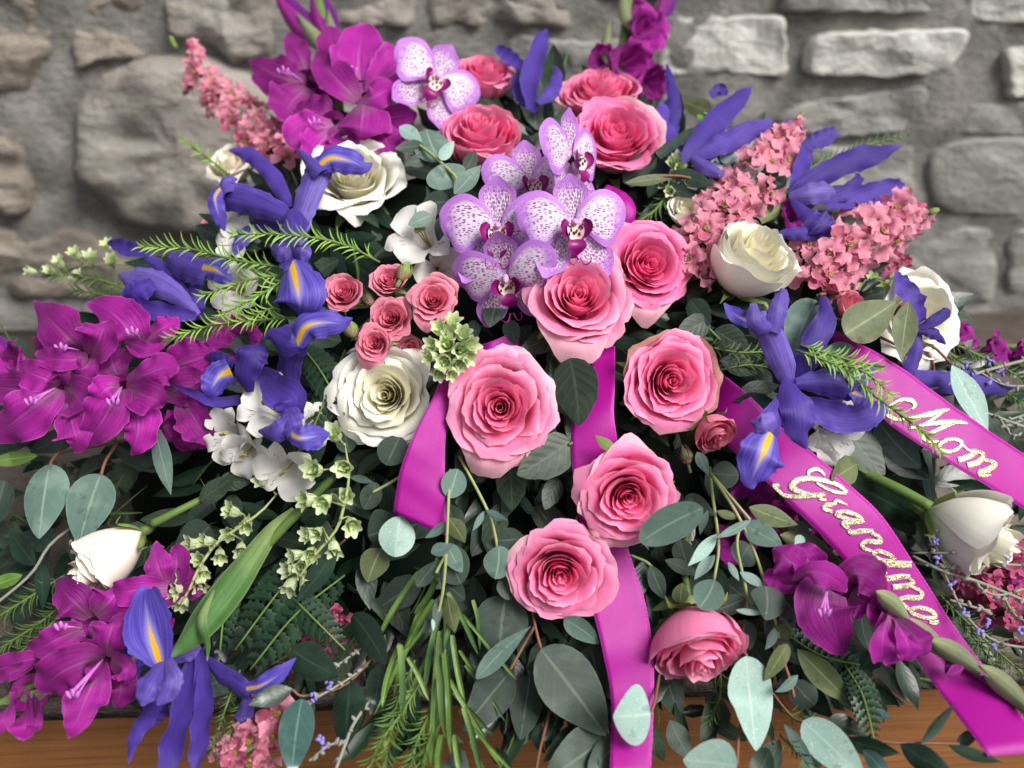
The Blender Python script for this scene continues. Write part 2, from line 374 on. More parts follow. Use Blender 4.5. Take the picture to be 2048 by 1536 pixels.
def stone(poly, depth, mat, seed, lump=1.):
    w2 = np.array([wall_pt(x, y) for x, y in poly])[:, [0, 2]]
    n = 56; q = np.vstack([w2, w2[:1]])
    L = np.r_[0, np.cumsum(np.linalg.norm(np.diff(q, axis=0), axis=1))]
    t = np.linspace(0, L[-1], n, endpoint=False); o = np.stack([np.interp(t, L, q[:, 0]), np.interp(t, L, q[:, 1])], 1)
    o = (o + np.roll(o, 1, 0) + np.roll(o, -1, 0)) / 3
    c = o.mean(0); sz = np.linalg.norm(o - c, axis=1).mean()
    rings = [(1.07, -.9), (1.0, .1), (.945, .62), (.87, .9), (.84, 1.), (.74, 1.03), (.62, 1.05), (.5, 1.06), (.38, 1.07), (.25, 1.08), (.12, 1.08), (.02, 1.08)]
    if lump < 1.5: rings = [(1.03, -.8), (1.005, .1), (.985, .75), (.955, .97)] + [(q, 1.) for q in (.9, .82, .72, .6, .45, .3, .15, .02)]
    V = []
    for s, h in rings:
        for k, a in enumerate(o):
            p = c + (a - c) * s; f = Vector((p[0] * 7 + seed * 3.7, seed, p[1] * 8))
            e = noise.fractal(f * 3, 1., 2., 4)
            if s > .85: p = p + (a - c) / max(np.linalg.norm(a - c), 1e-6) * .007 * noise.noise(Vector((k * .55, seed * 2.1, 0))) 
            dd = depth * h + (.012 * noise.noise(f) + .007 * e) * lump * min(1., (1.05 - s) * 8)
            V.append((p[0], YW - dd, p[1]))
    V = np.array(V); m = len(rings)
    F_ = [f[::-1] for f in gridfaces(m, n, True)] + [tuple((m - 1) * n + j for j in range(n))[::-1]]
    obj('stone', (V, F_, np.zeros((len(V), 2)), np.zeros(len(V))), mat, wall)
def rect(x0, y0, x1, y1, s):
    r = random.Random(s); j = lambda a: r.uniform(-a, a)
    P_ = [(x0 + j(8), y0 + j(6)), ((x0 + x1) / 2, y0 + j(9)), (x1 + j(8), y0 + j(6)), (x1 + j(10), (y0 + y1) / 2), (x1 + j(10), y1 + j(6)), ((x0 + x1) / 2, y1 + j(9)), (x0 + j(10), y1 + j(6)), (x0 + j(10), (y0 + y1) / 2)]
    return P_
STN = [
 (rect(1318, 28, 1572, 150, 1), .022, 0), ([(1612, 85), (1640, 64), (1760, 62), (1932, 54), (1930, 88), (1892, 142), (1760, 152), (1604, 150)], .03, 0),
 (rect(2008, 92, 2260, 190, 3), .03, 0), (rect(1560, -90, 1900, 22, 4), .018, 1), (rect(1930, -80, 2200, 38, 5), .024, 0), (rect(1180, -90, 1530, 2, 6), .018, 1),
 ([(1540, 240), (1600, 205), (1720, 190), (1856, 168), (1862, 230), (1800, 262), (1690, 272), (1560, 262)], .012, 1),
 (rect(1270, 190, 1500, 300, 8), .010, 1), (rect(1895, 210, 2240, 268, 9), .010, 1),
 ([(1850, 300), (1920, 276), (2060, 272), (2240, 276), (2240, 425), (2050, 428), (1880, 424), (1846, 390)], .028, 1), (rect(1560, 285, 1822, 420, 11), .016, 1),
 (rect(1700, 455, 1990, 600, 12), .010, 1), (rect(2010, 450, 2300, 590, 13), .014, 1),
 (rect(850, -90, 1140, 60, 14), .014, 3), (rect(1010, 75, 1270, 190, 15), .012, 1), (rect(620, -60, 830, 60, 16), .010, 3),
 ([(150, 345), (150, 230), (205, 130), (320, 104), (450, 112), (560, 160), (610, 260), (600, 370), (500, 452), (350, 468), (236, 436)], .11, 3),
 ([(135, 20), (290, -30), (330, 60), (305, 120), (215, 120), (160, 150)], .03, 2), ([(320, -60), (560, -60), (560, 110), (470, 130), (430, 85), (340, 80)], .03, 3),
 ([(-150, -60), (110, -60), (135, 60), (60, 190), (-150, 205)], .034, 2), ([(-150, 232), (75, 238), (92, 330), (75, 428), (-150, 420)], .036, 2),
 ([(-150, 455), (100, 440), (200, 462), (330, 500), (400, 520), (340, 600), (-150, 590)], .016, 2),
 (rect(560, 130, 900, 300, 24), .012, 3), (rect(900, 210, 1240, 330, 25), .012, 1), (rect(520, 390, 900, 590, 26), .012, 2), (rect(930, 350, 1240, 590, 27), .012, 1), (rect(1270, 320, 1530, 590, 28), .012, 1),
]
for i, (pg, dp, mi) in enumerate(STN): stone(pg, dp * (.3 if mi < 2 else .36) + .006, MS[mi], i + 1, 2. if mi >= 2 else 1.1)

# ------------------------------------------------------------------ table the flowers lie on
def table_pt(x, y):
    r = FWD + (x - 1024) / F * RGT - (y - 768) / F * UP
    return CAM + r * (-CAM[2] / r[2])
TA, TB = table_pt(130, 1412), table_pt(1830, 1352)
tdir = nrm(TB - TA); tdn = np.array([-tdir[1], tdir[0], 0])          # along the front edge, and towards the wall
tmid = (TA + TB) / 2
def tp(a, b, z): return tmid + tdir * a + tdn * b + np.array([0, 0, z])
def tbox(a0, a1, b0, b1, z0, z1, bev=.003, nseg=1):
    bm_v = [tp(a, b, z) for a in (a0, a1) for b in (b0, b1) for z in (z0, z1)]
    f = [(0, 1, 3, 2), (4, 6, 7, 5), (0, 4, 5, 1), (2, 3, 7, 6), (0, 2, 6, 4), (1, 5, 7, 3)]
    return np.array(bm_v), f, np.zeros((8, 2)), np.zeros(8)
def bevel(o, w, s=3):
    m = o.modifiers.new('bevel', 'BEVEL'); m.width = w; m.segments = s; return o
def _wood():
    b = NB('varnished_wood'); g = b.gpos()
    n = b.noise(g, (2, 2, 60), 2.2, 6., .6); n2 = b.noise(g, (5, 5, 260), 1.4, 4., .6); big = b.noise(g, (1, 1, 2), 3., 2.)
    c = b.mix(n, lin((116, 76, 48)), lin((178, 122, 76))); c = b.mix(b.math('MULTIPLY', b.ss(n2, .5, .7), .4), c, lin((74, 46, 30)))
    c = b.mix(1., c, b.math('MULTIPLY_ADD', big, .5, .75), 'MULTIPLY')
    return b.done(c, .42, .4, 0, n2, .15, .001)
MW = _wood(); MLEDGE = stone_mat('ledge_stone', (92, 84, 78), (116, 106, 98), (80, 72, 66), 14.)
table = thing('wooden_table', 'brown wooden table with a dull top under the flowers', 'table', tuple(tp(0, .3, -.3)))
obj('table_top', tbox(-1.5, 1.5, .012, .74, -.03, 0), MLEDGE, table)
bevel(obj('top_edge', tbox(-1.5, 1.5, 0.0, .0115, -.012, .001), MLEDGE, table), .004)
bevel(obj('front_panel', tbox(-.52, 1.5, .016, .05, -.62, -.0125), MW, table), .003)
bevel(obj('corner_post', tbox(-1.5, -.523, .004, .05, -.62, -.0125), MW, table), .006)

# ------------------------------------------------------------------ deep foliage that fills the mound
def proj(p):
    q = p - CAM; d = q @ FWD
    return 1024 + F * (q @ RGT) / d, 768 - F * (q @ UP) / d, d
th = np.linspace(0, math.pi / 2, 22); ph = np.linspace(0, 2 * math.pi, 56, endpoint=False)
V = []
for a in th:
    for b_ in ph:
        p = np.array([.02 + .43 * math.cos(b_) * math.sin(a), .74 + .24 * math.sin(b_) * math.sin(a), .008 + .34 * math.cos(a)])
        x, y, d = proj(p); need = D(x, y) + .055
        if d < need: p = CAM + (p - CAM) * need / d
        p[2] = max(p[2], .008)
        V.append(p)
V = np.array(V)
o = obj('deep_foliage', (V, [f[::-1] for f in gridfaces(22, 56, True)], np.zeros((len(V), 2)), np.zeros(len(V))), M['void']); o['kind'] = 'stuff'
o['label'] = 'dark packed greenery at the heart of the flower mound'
SIL = np.array([(20, 760), (60, 690), (330, 610), (420, 430), (560, 350), (640, 280), (900, 190), (1200, 170), (1340, 260), (1560, 330), (1640, 420), (1760, 540), (1900, 650), (2048, 760), (2048, 1300), (1900, 1330), (1700, 1380), (1500, 1420), (1300, 1480), (900, 1500), (640, 1420), (400, 1370), (0, 1340)])
def inside(x, y, pg=SIL):
    c = False; n = len(pg)
    for i in range(n):
        (x1, y1), (x2, y2) = pg[i], pg[i - 1]
        if (y1 > y) != (y2 > y) and x < (x2 - x1) * (y - y1) / (y2 - y1) + x1: c = not c
    return c
def leafpx(x0, y0, x1, y1, w, off=0., kind='round', bend=0., dz=0., **k):
    "leaf from base to tip; bend moves the middle sideways (px), dz leans the tip away"
    t = (1 - np.cos(np.linspace(0, math.pi, 9))) / 2; dx, dy = x1 - x0, y1 - y0; L = math.hypot(dx, dy); nx_, ny_ = -dy / L, dx / L
    sn = np.abs(np.sin(np.pi * t))
    prof = {'round': sn ** .55, 'egg': np.abs(np.sin(np.pi * t ** .72)) ** .75, 'lance': np.abs(np.sin(np.pi * t ** .85)) ** 1.0, 'grass': np.minimum(1, np.abs(np.sin(np.pi * (.12 + .88 * t))) * 2) ** .8, 'spoon': np.abs(np.sin(np.pi * t ** 1.5)) ** .7, 'oval': sn ** .5}[kind]
    pts = [(x0 + dx * a + nx_ * bend * math.sin(math.pi * a), y0 + dy * a + ny_ * bend * math.sin(math.pi * a), off + dz * a - .0 * a, w * b) for a, b in zip(t, prof)]
    k.setdefault('nu', 15); k.setdefault('nv', 7); k.setdefault('cup', .12)
    return bpx(pts, **k)
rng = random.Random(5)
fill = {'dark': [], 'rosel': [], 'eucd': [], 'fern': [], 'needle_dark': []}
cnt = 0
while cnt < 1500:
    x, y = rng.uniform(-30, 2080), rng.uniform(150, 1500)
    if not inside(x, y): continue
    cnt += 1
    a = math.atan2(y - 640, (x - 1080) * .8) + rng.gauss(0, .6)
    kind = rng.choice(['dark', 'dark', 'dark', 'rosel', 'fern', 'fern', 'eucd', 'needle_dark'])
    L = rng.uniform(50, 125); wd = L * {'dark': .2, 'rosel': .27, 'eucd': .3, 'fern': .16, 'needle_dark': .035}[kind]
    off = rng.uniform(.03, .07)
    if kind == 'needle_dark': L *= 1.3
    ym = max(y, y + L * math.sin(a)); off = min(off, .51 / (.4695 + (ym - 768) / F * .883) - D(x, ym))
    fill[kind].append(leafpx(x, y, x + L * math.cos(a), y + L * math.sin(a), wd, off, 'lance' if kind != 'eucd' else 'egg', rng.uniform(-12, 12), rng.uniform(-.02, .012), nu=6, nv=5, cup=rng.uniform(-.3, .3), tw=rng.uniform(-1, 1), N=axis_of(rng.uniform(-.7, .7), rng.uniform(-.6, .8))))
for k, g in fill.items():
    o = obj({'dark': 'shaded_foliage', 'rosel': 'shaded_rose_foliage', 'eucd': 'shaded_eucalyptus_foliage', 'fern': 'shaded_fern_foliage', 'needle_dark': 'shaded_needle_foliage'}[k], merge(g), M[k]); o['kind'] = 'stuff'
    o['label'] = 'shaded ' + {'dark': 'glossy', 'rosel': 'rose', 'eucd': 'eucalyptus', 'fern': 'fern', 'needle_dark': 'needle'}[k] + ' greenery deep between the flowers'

# ------------------------------------------------------------------ roses
def rose_geo(seed, op, n=26, layers_hi=1., nu=11, nv=21):
    "petals of a rose of unit radius, axis +Z, heart near the origin"
    r = np.random.RandomState(seed); out = []
    ph0 = r.rand() * 6.28; ex, ey = r.uniform(.93, 1.07, 2)
    for k in range(n):
        t = k / (n - 1)
        phi = ph0 + k * 2.39996 + r.uniform(-.3, .3)
        hw = (1.5 - .38 * t) * r.uniform(.85, 1.15)
        rho = (.028 + .80 * (.72 * t + .28 * t * t)) * r.uniform(.93, 1.07)
        if t > .9: rho *= .94
        zr = .05 + .15 * math.sin(min(1., t * 1.35) * 1.7) - .42 * max(0, t - .62) * op + r.uniform(-.04, .04)
        if op < .5: zr = .04 + .2 * (1 - t) + r.uniform(-.05, .05)
        z0 = -.55 - (1 - op) * .85
        r0 = .03 + .11 * t
        curl = (-.02 * (t < .2) + .04 + .32 * max(0, t - .3) * (.5 + .5 * op)) * r.uniform(.65, 1.3) * (.72 if t > .85 else 1)
        u = np.linspace(0, 1, nu)[:, None] ** .85; v = np.linspace(-1, 1, nv)[None, :]
        top = 1 - .26 * np.abs(v) ** 2.8 + .04 * np.maximum(0, 1 - np.abs(v - r.uniform(-.15, .15)) / .2) * (t > .25)
        e1 = sum(r.uniform(-1, 1) / q * np.sin(v * q * r.uniform(2.2, 3.4) + r.rand() * 6) for q in (1, 2, 3, 5))
        top = top + .03 * e1 * (.3 + t)
        ue = u * top
        if op > .5:
            f = np.sin(np.minimum(ue, 1) * math.pi / 2) ** .75
            R = r0 + (rho - r0) * f; Zc = z0 + (zr - z0) * ue ** 1.25
        else:
            belly = np.sin(np.clip(ue, 0, 1.05) * math.pi * (.60 + .1 * t)) ** .8
            R = r0 + (rho * 1.06 - r0) * belly; Zc = z0 + (zr - z0) * ue
        c = np.clip((ue - .66) / .34, 0, 1.25); cv = curl * (1 + .5 * e1 * t + .3 * np.abs(v))
        R = R + cv * c ** 2; Zc = Zc - cv * (.2 + .8 * c) * c ** 2 * (1.15 if t > .5 else .3)
        sp = r.uniform(.03, .1) * (1 if r.rand() > .15 else -1)
        R = R * (1 + sp * v) + .02 * t * np.sin(v * 4 + seed + k) * ue
        Zc = Zc + r.uniform(-.05, .05) * v * ue * (.4 + t)
        e2 = sum(r.uniform(-1, 1) * np.sin(v * q + r.rand() * 6) for q in (5, 9, 15, 24)) * .5
        fr = .026 * (.3 + t) * e2 * np.clip(ue, 0, 1) ** 6
        R = R + fr; Zc = Zc + fr * .9
        A = phi + hw * v * (1 - .35 * (1 - u) ** 2)
        V = np.stack([R * np.cos(A) * ex, R * np.sin(A) * ey, Zc], -1).reshape(-1, 3)
        uv = np.stack([np.broadcast_to(u, (nu, nv)), np.broadcast_to(v * .5 + .5, (nu, nv))], -1).reshape(-1, 2)
        out.append((V, [f[::-1] for f in gridfaces(nu, nv)], uv, np.full(nu * nv, min(1., t ** 1.2 + r.uniform(-.06, .06)))))
    return out
def rose(label, x, y, R, ax, ay, off, op, seed, mat, n=26, group=None, stem=None, name='rose', squash=None, sep=True, mats=None, zs=1., guard=None):
    c = P(x, y, off); s = R * D(x, y) / F
    o = thing(name, label, 'rose', tuple(c), group)
    Fr = frame(axis_of(ax, ay), seed * 1.3) * s
    if zs != 1.: Fr = Fr @ np.diag([1, 1, zs])
    for i, g in enumerate(rose_geo(seed, op, n)):
        obj('petal', xf(g, Fr, c), guard if guard and i >= n - 2 else mat, o)
    z0 = -.55 - (1 - op) * .85
    if sep:
        for k in range(5):
            a = k * 1.2566 + seed; ca, sa = math.cos(a), math.sin(a)
            pt = [(.06 * ca, .06 * sa, z0 - .04), (.3 * ca, .3 * sa, z0 + .02), (.58 * ca, .58 * sa, z0 + .16), (.78 * ca, .78 * sa, z0 + .1 + .3 * (1 - op)), (.92 * ca, .92 * sa, z0 - .02 + .3 * (1 - op))]
            obj('sepal', xf(blade(pt, [.08, .13, .11, .05, .005], N=(ca * .3, sa * .3, -1), nu=8, nv=5, cup=-.2), Fr, c), M['sepal'], o)
        obj('hip', xf(ball((0, 0, z0 - .12), .16, (0, 0, 1), 1.1, 10), Fr, c), M['sepal'], o)
    if stem: obj('stem', tpx(stem, 12, 8), M['stem'], o)
    else: obj('stem', tube([c + Fr @ np.array([0, 0, z0 - .2]), c + Fr @ np.array([.05, -.1, z0 - .9]), c + Fr @ np.array([.05, -.35, z0 - 1.6])], s * .07, 6, 6), M['stem'], o)
    return o
GP, GW, GS = 'large pink roses', 'white roses', 'small spray roses'
RO = [  # label, x, y, R, ax, ay, off, openness, seed, material
 ('large pink rose at the back beside the top left spotted orchid', 968, 135, 74, .12, .95, .012, .45, 3, 'rose'),
 ('side-on pink rose above the silver leaves with petals flaring both ways', 964, 250, 96, 0, .8, -.012, .48, 44, 'rose'),
 ('pink rose half hidden behind the big rose at the top right', 1200, 168, 90, -.12, .9, .012, .45, 5, 'rose'),
 ('wide hot pink rose behind the side-on white spotted orchid', 1234, 262, 106, .05, .45, -.012, .6, 66, 'rose_hot'),
 ('deep pink rose between the orchids and the bright white rose', 1300, 528, 108, .22, .12, 0, .9, 7, 'rose_hot'),
 ('largest pale pink rose, just under the spotted orchids, petals hanging', 1158, 588, 120, .02, .3, -.015, .8, 88, 'rose_pale'),
 ('pink rose with browned outer petals left of the right-hand iris', 1346, 762, 114, .1, .0, -.005, .85, 99, 'rose'),
 ('broad pink rose right of the short hanging ribbon tail', 1000, 815, 128, -.02, .04, -.012, .9, 110, 'rose_pale'),
 ('pink rose lying over the middle ribbon with a leaf at its edge', 1258, 996, 118, .02, -.08, -.012, .88, 11, 'rose'),
 ('pink rose left of the middle ribbon near the bottom', 1122, 1152, 117, .02, -.12, -.010, .88, 12, 'rose'),
]
for (lb, x, y, R, ax, ay, off, op, sd_, mt) in RO: rose(lb, x, y, R, ax, ay, off, op, sd_, M[mt], n=33, group=GP, guard=M['rose_brown' if 'browned' in lb else 'rose_guard'])
rose('nodding pink rose, lowest of all, facing down to the table', 1404, 1322, 112, .05, -.95, -.022, .48, 113, M['rose_pale'], group=GP, n=26, zs=1.0)
rose('full white rose under the upper iris beside the purple gladiolus', 706, 345, 110, .08, .45, -.002, .75, 21, M['rose_white'], group=GW, n=27)
rose('creamy white rose left of the short hanging ribbon tail', 768, 790, 122, -.05, .04, .004, .9, 22, M['rose_white'], group=GW, n=30)
rose('bright white rosebud with a blush side above the right-hand iris', 1525, 492, 98, .4, .8, -.03, .35, 23, M['rose_white'], group=GW, n=24, zs=1.1)
rose('white rosebud lying on its stem at the lower left', 170, 1146, 76, -1., -.85, -.008, .35, 24, M['rose_blush'], group=GW, n=22, stem=[(305, 1048, .0, 9), (350, 1025, .004, 8), (430, 985, .02, 7)], zs=1.5)
rose('white rosebud with green sepals lying beside the lettered ribbon', 2002, 1090, 94, 1.3, -.7, -.05, .38, 25, M['rose_white'], group=GW, n=22, stem=[(1862, 1014, -.03, 11), (1790, 975, -.012, 11), (1700, 932, .012, 10)], zs=1.3)
rose('ragged white rose behind the iris at the far right', 1852, 630, 108, .35, .15, -.012, .8, 26, M['rose_white'], group=GW, n=20)
rose('faint white rose behind the upper left iris', 455, 318, 62, -.3, .7, .06, .6, 27, M['rose_blush'], group=GW, n=16)
rose('small white ruffled flower tucked behind the right larkspur', 1375, 412, 46, .1, .6, .02, .5, 28, M['rose_white'], group=GW, n=14, name='lisianthus')
SP = [
 ('small spray rose touching the rounded iris petal', 686, 582, 44, -.1, .3, -.008, .6, 31), ('small spray rose at the top of its cluster beside a green bud', 778, 556, 42, -.1, .45, -.008, .55, 32),
 ('widest small spray rose, under the white alstroemeria', 866, 598, 58, .05, .2, -.014, .9, 33), ('small spray rose in the middle of its cluster', 780, 636, 50, -.05, .1, -.012, .7, 34),
 ('lowest small spray rose, above the creamy white rose', 748, 686, 46, -.12, .1, -.016, .85, 35), ('half hidden spray rose beside the green bell cluster', 820, 700, 34, .1, .1, .01, .7, 36),
 ('salmon spray rosebud hanging beside the right-hand iris', 1438, 875, 52, .35, -.75, -.014, .4, 37), ('bright spray rose under the right larkspur', 1672, 560, 40, .45, .6, .004, .6, 38),
 ('salmon rosebud behind the round leaf at the right', 1715, 606, 38, .5, .5, .0, .3, 39), ('dim pink rose in the gap behind the left iris', 420, 452, 36, -.3, .3, .06, .6, 40)]
for (lb, x, y, R, ax, ay, off, op, sd_) in SP: rose(lb, x, y, R, ax, ay, off, op, sd_, M['rose_spray'], n=22, group=GS, name='spray_rose')
def bud(label, x, y, x1, y1, r, off, col='sepal'):
    "unopened bud: green pointed sepals over a closed head"
    c = P(x, y, off); s = r * D(x, y) / F; z = nrm(P(x1, y1, off) - c); o = thing('rosebud', label, 'bud', tuple(c), 'closed rosebuds')
    obj('head', ball(c, s * .85, z, 1.25, 10, .35), M['rose_spray'], o)
    Fr = frame(z) * s
    for k in range(5):
        a = k * 1.2566; ca, sa = math.cos(a), math.sin(a)
        obj('sepal', xf(blade([(.3 * ca, .3 * sa, -1.1), (.92 * ca, .92 * sa, -.2), (.78 * ca, .78 * sa, .7), (.25 * ca, .25 * sa, 1.5)], [.25, .5, .34, .02], N=(ca, sa, .1), nu=8, nv=5, cup=-.3), Fr, c), M[col], o)
    obj('stem', tube([c - z * s * 1., c - z * s * 2.2], s * .22, 4, 6), M['stem'], o)
bud('closed green bud right of the top spray rose', 808, 545, 822, 520, 17, -.008)
bud('closed green bud left of the lowest spray rose', 702, 660, 690, 640, 17, -.002)
bud('browned closed bud below the pink rose with browned petals', 1372, 912, 1366, 890, 16, .004, 'olive')
bud('closed dark bud between the spray roses', 738, 600, 730, 585, 16, .008, 'olive')

# ------------------------------------------------------------------ irises, each petal laid along its own curve
KIND = {'s': ('standard', 'iris'), 'a': ('style_arm', 'arm'), 'f': ('fall', 'fall'), 'g': ('spathe', 'spathe'), 't': ('stem', 'stem')}
def iris(label, cx, cy, items, seed=0, off=0.):
    o = thing('iris', label, 'iris', tuple(P(cx, cy, off)), 'violet irises'); r = random.Random(seed + 77)
    for i, it in enumerate(items):
        k, pts = it[0], [(a, b, c + off, d * (.86 if it[0] == 's' else .94)) for a, b, c, d in it[1]]; kw = dict(it[2]) if len(it) > 2 else {}
        nm, mt = KIND[k]
        if k == 't': obj(nm, tpx(pts, 12, 8), M[mt], o); continue
        kw.setdefault('cup', {'a': -.42, 'f': r.choice([-.18, .2]), 's': r.choice([-.32, .3]), 'g': -.55}[k])
        kw.setdefault('ruf', {'a': .12, 'f': .16, 's': .24, 'g': 0.}[k]); kw.setdefault('rf', r.uniform(2.5, 5)); kw.setdefault('jag', .09 if k != 'g' else 0); kw.setdefault('tone', r.random())
        kw.setdefault('tw', r.uniform(-.7, .7) if k != 'g' else 0)
        obj(nm, bpx(pts, nu=22, nv=11, seed=seed * 40 + i, **kw), M[mt], o)
    return o
iris('upper left violet iris with one rounded petal hanging down, yellow streaked', 585, 440, [
 ('s', [(560, 450, .012, 12), (510, 455, .02, 22), (480, 485, .02, 18), (466, 508, .02, 3)]),
 ('s', [(578, 415, .005, 10), (556, 370, 0, 19), (522, 328, -.004, 19), (492, 306, -.006, 17), (458, 300, -.004, 3)]),
 ('a', [(597, 470, 0, 14), (605, 420, -.01, 25), (622, 372, -.02, 28), (638, 330, -.03, 27), (634, 312, -.032, 14)], {'tw': 0}),
 ('a', [(640, 345, -.034, 18), (618, 322, -.038, 13), (596, 297, -.036, 2)]),
 ('f', [(636, 332, -.034, 17), (662, 316, -.042, 27), (700, 322, -.038, 27), (728, 333, -.03, 15), (746, 326, -.028, 1)], {'cup': -.3, 'tw': -.4}),
 ('a', [(582, 440, 0, 12), (540, 416, -.01, 25), (490, 397, -.015, 30), (450, 388, -.02, 30), (430, 382, -.02, 14)], {'tw': 0}),
 ('f', [(444, 372, -.022, 18), (430, 395, -.026, 18), (438, 432, -.01, 16), (450, 462, .008, 2)], {'tw': .8}),
 ('a', [(452, 386, -.028, 15), (452, 364, -.026, 15), (474, 357, -.02, 3)]),
 ('a', [(580, 418, -.01, 10), (582, 440, -.02, 30), (586, 480, -.024, 27), (582, 515, -.03, 30), (577, 540, -.036, 8)], {'tw': 0}),
 ('a', [(582, 496, -.034, 16), (556, 500, -.04, 22), (538, 490, -.034, 3)]), ('a', [(582, 498, -.034, 16), (602, 500, -.04, 22), (616, 488, -.034, 3)]),
 ('f', [(582, 522, -.03, 17), (588, 546, -.042, 36), (595, 578, -.05, 55), (599, 606, -.046, 50), (601, 626, -.036, 24), (601, 635, -.03, 2)], {'cup': -.22, 'tw': 0, 'ruf': .03}),
], 1)
iris('violet iris with a pointed petal towards the small spray roses', 575, 720, [
 ('a', [(574, 770, .01, 25), (576, 725, -.005, 26), (583, 690, -.02, 30), (578, 668, -.026, 10)], {'tw': 0}),
 ('a', [(604, 692, -.028, 16), (574, 688, -.034, 26), (544, 668, -.032, 15), (525, 678, -.028, 2)]),
 ('a', [(602, 676, -.03, 12), (578, 662, -.03, 15), (552, 662, -.026, 4)]),
 ('f', [(592, 690, -.03, 15), (612, 654, -.038, 30), (650, 645, -.036, 29), (682, 646, -.03, 18), (705, 636, -.028, 1)], {'cup': -.3, 'tw': -.4}),
], 2)
iris('violet iris drooping over the white alstroemeria at the left', 530, 790, [
 ('s', [(480, 800, 0, 12), (430, 804, -.005, 12), (385, 786, -.005, 9), (340, 767, 0, 1)], {'tw': .6}),
 ('f', [(462, 742, .004, 30), (440, 752, 0, 30), (424, 776, -.004, 25), (414, 796, 0, 5)]), ('s', [(466, 732, .004, 10), (436, 716, 0, 17), (410, 710, .004, 4)]),
 ('s', [(498, 785, -.016, 10), (490, 755, -.026, 26), (500, 715, -.03, 36), (512, 694, -.026, 30), (516, 686, -.02, 4)], {'jag': .1}),
 ('s', [(518, 738, -.012, 12), (548, 772, -.028, 34), (580, 796, -.034, 40), (578, 824, -.03, 28), (570, 838, -.02, 4)]),
 ('a', [(566, 812, -.028, 18), (578, 840, -.042, 26), (586, 868, -.046, 15)], {'tw': 0}),
 ('a', [(584, 846, -.04, 20), (548, 864, -.044, 22), (516, 862, -.036, 3)]),
 ('f', [(574, 862, -.042, 14), (598, 876, -.05, 21), (632, 872, -.044, 26), (660, 866, -.03, 2)], {'tw': .3}),
], 3)
iris('shadowed violet iris at the back left above the big gladiolus', 370, 590, [
 ('s', [(300, 508, .03, 9), (262, 500, .028, 18), (236, 490, .028, 15), (214, 486, .03, 3)]),
 ('s', [(290, 512, .03, 12), (335, 550, .022, 20), (375, 605, .02, 17)]),
 ('a', [(332, 502, .012, 3), (345, 516, .008, 25), (378, 536, .004, 30), (410, 552, .0, 18)]),
 ('f', [(404, 535, .0, 16), (430, 540, -.006, 27), (452, 552, -.004, 18), (464, 548, 0, 2)]),
 ('a', [(396, 630, .02, 8), (345, 585, .01, 23), (292, 562, .004, 30), (254, 556, .004, 22), (238, 548, .008, 3)], {'tw': 0}),
 ('a', [(305, 562, -.002, 14), (270, 582, -.006, 28), (244, 592, 0, 10)]),
 ('s', [(392, 632, .02, 10), (340, 626, .01, 21), (288, 618, .006, 21), (236, 614, .01, 6)]),
 ('s', [(386, 560, .02, 14), (392, 600, .02, 20), (396, 640, .03, 14)]),
], 4)
iris('large violet iris at the lower left, its green stem bent over', 350, 1320, [
 ('t', [(660, 960, .04, 9), (610, 1012, .008, 10), (560, 1062, .006, 11), (500, 1130, .004, 10), (440, 1215, .0, 5)]),
 ('g', [(590, 1020, .01, 9), (545, 1060, .002, 17), (505, 1112, -.006, 25), (462, 1170, -.016, 33), (412, 1235, -.026, 32), (372, 1285, -.03, 19), (336, 1318, -.03, 2)], {'cup': -.7}),
 ('g', [(428, 1180, -.03, 2), (404, 1232, -.036, 9), (404, 1262, -.036, 10), (414, 1292, -.03, 6), (414, 1322, -.03, 1)]),
 ('f', [(275, 1290, -.004, 24), (264, 1335, -.004, 22), (276, 1366, 0, 4)]),
 ('s', [(316, 1404, .0, 22), (288, 1440, -.006, 21), (267, 1480, -.008, 14), (257, 1528, -.008, 1)]), ('s', [(325, 1400, .002, 16), (312, 1430, .0, 20), (300, 1455, .002, 4)]),
 ('s', [(388, 1285, 0, 8), (380, 1355, -.008, 22), (362, 1440, -.014, 27), (345, 1500, -.016, 28), (326, 1565, -.016, 14)], {'tw': .3}),
 ('s', [(398, 1300, -.004, 10), (410, 1380, -.014, 22), (406, 1450, -.018, 25), (396, 1508, -.018, 20), (386, 1548, -.016, 3)], {'tw': -.3}),
 ('a', [(408, 1318, 0, 10), (440, 1350, -.01, 20), (475, 1372, -.018, 20), (500, 1386, -.02, 12)], {'tw': 0}),
 ('f', [(492, 1378, -.02, 10), (520, 1372, -.026, 17), (556, 1350, -.028, 18), (592, 1316, -.026, 1)], {'tw': -.5}),
 ('a', [(490, 1382, -.01, 8), (489, 1412, -.014, 19), (482, 1438, -.014, 16), (478, 1448, -.01, 2)]),
 ('a', [(336, 1322, -.01, 12), (368, 1306, -.012, 22), (394, 1284, -.006, 16)]),
 ('f', [(322, 1335, -.034, 12), (312, 1302, -.04, 38), (300, 1262, -.042, 54), (292, 1218, -.038, 47), (290, 1186, -.03, 24), (296, 1175, -.026, 3)], {'cup': .2, 'tw': 0, 'ruf': .04}),
 ('a', [(330, 1322, -.036, 14), (304, 1360, -.048, 27), (290, 1392, -.05, 22), (284, 1412, -.046, 4)], {'tw': .2}), ('a', [(328, 1322, -.036, 14), (334, 1358, -.05, 26), (330, 1388, -.05, 20), (314, 1410, -.046, 4)], {'tw': -.2}),
], 5)
